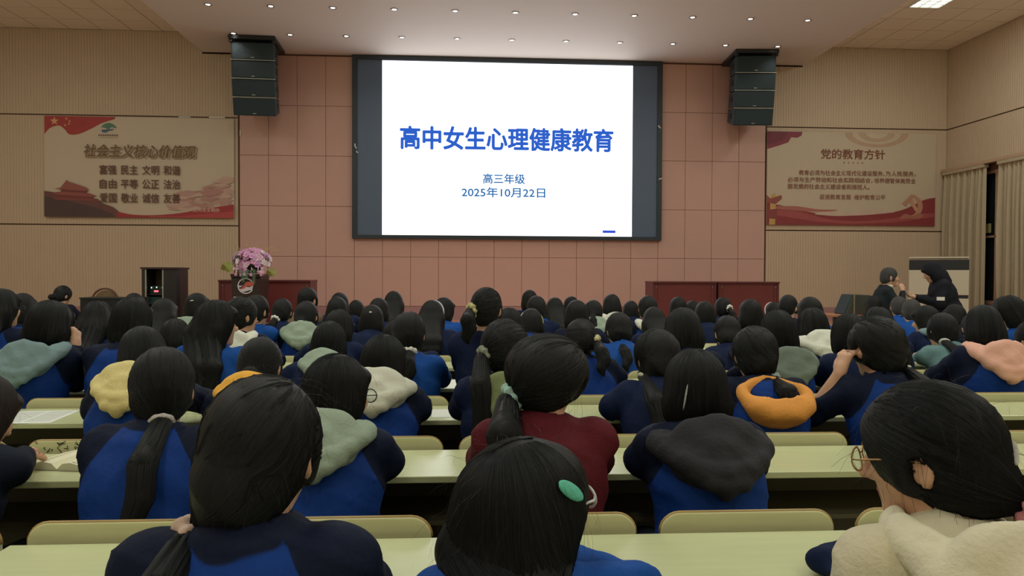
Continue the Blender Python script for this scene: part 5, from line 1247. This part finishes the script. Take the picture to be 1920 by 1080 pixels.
for q, s in enumerate(SPEC):
    r = s['row']; sh = (s['hx']-s['px'])/(0.62*s['t']); sh = max(-0.34, min(0.34, sh))
    fr = Frame(s['lean_'], s['t'], sh, s['yaw'], s['pitch'], 0, s.get('hs', 1.0))
    s['px'] = s['hx']-sh*0.62*s['t'] if abs(sh) >= 0.34 else s['px']
    tie = s.get('tie')
    if 'tie_w' in s:
        p = surf_point(fr, 'pony', *s['tie_w']); tl = fr.Rh.T@(p-fr.C)/fr.hs; tie = tuple(tl*(1.18 if s.get('hoodbig', 1) < 0 else 1.06))
    desc = 'person in '+JD[s.get('jacket', 'std')]
    if s.get('hood') and s['hood'] in HD: desc += ' with '+HD[s['hood']]
    elif s.get('tie_col') and r < 7: desc += ' with '+TD.get(s['tie_col'], 'hair tie')
    elif s.get('glasses') == 'clear': desc += ' with clear glasses'
    label = '%s, %s row, %s from left' % (desc, ORD[r] if r < 9 else 'frontmost', NUM[s['i']])
    jk = s.get('jacket', 'std')
    fine = r <= 1 or bool(s.get('arms') or (r == 2 and s.get('glasses')))
    root, ho = build_person((s['px'], s['yp'], 0), 0, label, 'seated audience', fr, s.get('arms', ('desk', 'desk')), s['style'], tie, s.get('tie_col'), s.get('tie_kind', 'scrunchie'), jk, s.get('hood'),
                 s.get('glasses'), s.get('length', 0.20), s.get('vol', 1.0), {'b': M_HAIRB, 'g': M_HAIRG}.get(s.get('hair_mat')), min(VOX[r], 0.0115) if fine else VOX[r], HVX[r], fine, (200, 130, 50)[r] if r < 3 else 0, nlock=(420, 320, 240, 120, 60)[r] if r < 5 else 0, seed=q, bulk=s.get('bulk', 1.0), hoodbig=s.get('hoodbig', 1.1), hooddrop=s.get('hooddrop', 0.0), bare=s.get('bare'), bo=s.get('bo', 0.0))
    if 'clip_w' in s:
        dx, dz, a, b, ang, c = s['clip_w']; p = surf_point(fr, s['style'], dx, dz, hair_prims(fr, s['style'], tie, s.get('length', 0.20), s.get('vol', 1.0))[0]); e = p-fr.H((0, -0.01, 0.0)); n = unit(e)
        e1 = unit(np.cross((0, 0, 1), n)); e1 = -e1 if e1[0] < 0 else e1; e2 = np.cross(n, e1); e2 = -e2 if e2[2] < 0 else e2; w = math.radians(ang)
        A, Bv = e1*math.cos(w)+e2*math.sin(w), -e1*math.sin(w)+e2*math.cos(w)
        V, Q = polygonise([ell(p+n*0.006, (a, b, 0.006), np.stack([A, Bv, n], 1))], max(0.0022, min(b, 0.006)*0.5)); link('hair_clip', fast_mesh('clip', V, Q), cloth(c), ho)
    if 'band' in s:
        V, Q = polygonise([torus(fr.H((0, -0.012, 0.02)), None, (0.092*fr.hs, 0.112*fr.hs), 0.008, fr.Rh@rx(math.radians(68)))], 0.008); link('hair_band', fast_mesh('band', V, Q), cloth(s['band']), ho)

# two people standing at the right, in front of the stage
YP = 9.15
def stander(label, u, vt, rotz, lean, pitch, yaw, arms, **kw):
    fr = Frame(lean, 1.0, 0, yaw, pitch, 0, 1.04, hipz=0.80)
    top = atY(u, vt, YP)[2]; fr = Frame(lean, 1.0, 0, yaw, pitch, 0, 1.04, hipz=0.80+(top-fr.top()))
    c, s = math.cos(rotz), math.sin(rotz); off = np.array([c*fr.C[0]-s*fr.C[1], s*fr.C[0]+c*fr.C[1]])
    p = atY(u, vt, YP); loc = (p[0]-off[0], YP-off[1], 0)
    return build_person(loc, rotz, label, None, fr, arms, stand=True, h=0.014, hh=0.011, fine=True, seed=99, **kw), fr, loc
(_, ho), fr, loc = stander('person in dark suit and white collar, hand raised to the chin, facing right', 1668, 500, math.radians(-106), 8, 4, -4, ('down', 'chin'), style='short', jacket='suit', shirt=True, hair_mat=M_HAIRG)
(rt, ho), fr, loc = stander('person in black raised hood looking down at a phone', 1747, 491, math.radians(72), 16, 28, 6, ('phone', 'phone'), style='bob', jacket='black', hooded=True, bulk=1.2)
rp = fr.T((0.0, 0.30, 0.86))+np.array([0, 0.115, 0.060]); ph_m = Matrix.Rotation(math.radians(72), 3, 'Z')@Vector(rp)
ph = thing('phone', 'pale phone held in both hands by the hooded person', 'phone', (loc[0]+ph_m[0], loc[1]+ph_m[1], ph_m[2]), math.radians(62))
MB().box(-0.036, 0.036, -0.075, 0.075, -0.005, 0.005).build('case', mat('phone_case', rgb(190, 180, 160), 0.4, 0.05), ph, 0.003)
MB().box(-0.032, 0.032, -0.068, 0.068, 0.005, 0.006).build('glass_face', mat('phone_glass', rgb(30, 34, 40), 0.1, 0.05), ph)
ph.rotation_euler = (math.radians(30), 0, math.radians(72))
pt_ = fr.T((-0.165, 0.06, 0.80)); 
MB().box(-0.003, 0.003, -0.045, 0.045, -0.022, 0.022).build('sleeve_print', M_WHITE, rt, loc=tuple(fr.T((-0.278, 0.105, 0.80))))
print('TRIS', NTRI, len(bpy.data.objects))

# ------------------------------------------------------------------ things on the desks
def sheet(label, u, v, w, l, rot, lines=10, name='paper_sheet'):
    p = atZ(u, v, DESK_Z); t = thing(name, label, 'paper', (p[0], p[1], DESK_Z), math.radians(rot), 'papers on the desks')
    MB().box(-w/2, w/2, -l/2, l/2, 0.0003, 0.0015).build('sheet', M_PAPER, t)
    if lines:
        mb = MB()
        for k in range(lines):
            y = l/2-0.03-(l-0.05)*k/lines
            for j in range(2): mb.box(-w/2+0.015+j*(w/2-0.01), -0.008+j*(w/2-0.012), y-0.0018, y+0.0018, 0.0015, 0.0018)
        mb.build('print_lines', M_INK, t)
def book(label, u, v, w, l, rot):
    p = atZ(u, v, DESK_Z); t = thing('open_book', label, 'book', (p[0], p[1], DESK_Z+0.001), math.radians(rot))
    for s in (-1, 1):
        prof = [(0, 0.004), (0.15, 0.022), (0.35, 0.026), (0.7, 0.016), (1.0, 0.006)]
        v_, f_ = [], []
        for f, z in prof:
            for y in (-l/2, l/2): v_ += [(s*w*f, y, z), (s*w*f, y, 0.0005)]
        for i in range(4):
            a, b = 4*i, 4*(i+1); f_ += [(a, b, b+2, a+2), (a+1, a+3, b+3, b+1), (a, a+1, b+1, b), (a+2, b+2, b+3, a+3)]
        f_ += [(0, 2, 3, 1), (16, 17, 19, 18)]
        MB().add(v_, f_).build('page_block', mat('book_page', rgb(226, 222, 190), 0.8, 0.05, 20.0), t)
        mb = MB()
        for k in range(9):
            y = l/2-0.03-0.02*k; mb.box(min(s*w*0.35, s*w*0.9), max(s*w*0.35, s*w*0.9), y-0.001, y+0.001, 0.0262, 0.0264) if False else mb.add([(s*w*0.36, y, 0.0264), (s*w*0.72, y, 0.0160), (s*w*0.72, y+0.003, 0.0160), (s*w*0.36, y+0.003, 0.0264)], [(0, 1, 2, 3) if s > 0 else (3, 2, 1, 0)])
        mb.build('print_lines', M_INK, t)
    MB().box(-w-0.004, w+0.004, -l/2-0.004, l/2+0.004, 0, 0.0006).build('cover', mat('book_cover', rgb(170, 160, 140), 0.6, 0.1), t)
sheet('large printed paper sheet on the desk at the left edge', 66, 782, 0.26, 0.30, 4, 12)
sheet('white sheet with red stamp behind the printed paper', 62, 752, 0.20, 0.07, -6, 0)
book('open book on the second desk row beside the left edge', 146, 868, 0.13, 0.20, -10)
sheet('white sheet as screen reflection on the desk left of the cream hood', 836, 775, 0.13, 0.20, 3, 0)  # this white sheet stands in for the screen's bright reflection
sheet('white paper on the desk behind the orange hood', 1312, 655, 0.21, 0.28, -12, 0)
sheet('pale paper on the desk left of the raised fist', 1395, 686, 0.20, 0.24, 10, 0)
# crumpled sleeves lying on the nearest desk
def garment(label, u, v, pr, m):
    p = atZ(u, v, DESK_Z); t = thing('folded_jacket', label, 'jacket', (p[0], p[1], DESK_Z+0.004), 0)
    V, Q = polygonise(pr, 0.008, lambda P: (0.004*np.sin(P[:, 0]*70+P[:, 1]*50)*np.sin(P[:, 1]*60-P[:, 0]*30)).astype(np.float32)); link('cloth', fast_mesh('cloth', V, Q), m, t)
garment('crumpled blue jacket on the nearest desk beside the cream hoodie', 1562, 1066, [cone((-0.05, -0.03, 0.03), (0.05, 0.0, 0.035), 0.026, 0.03), cone((0.03, -0.05, 0.028), (0.05, 0.03, 0.03), 0.028, 0.022), ell((0, -0.05, 0.02), (0.06, 0.05, 0.02), None, 0.02), plane((0, 0, -1), -0.001, 0.004)], JK['navy'])
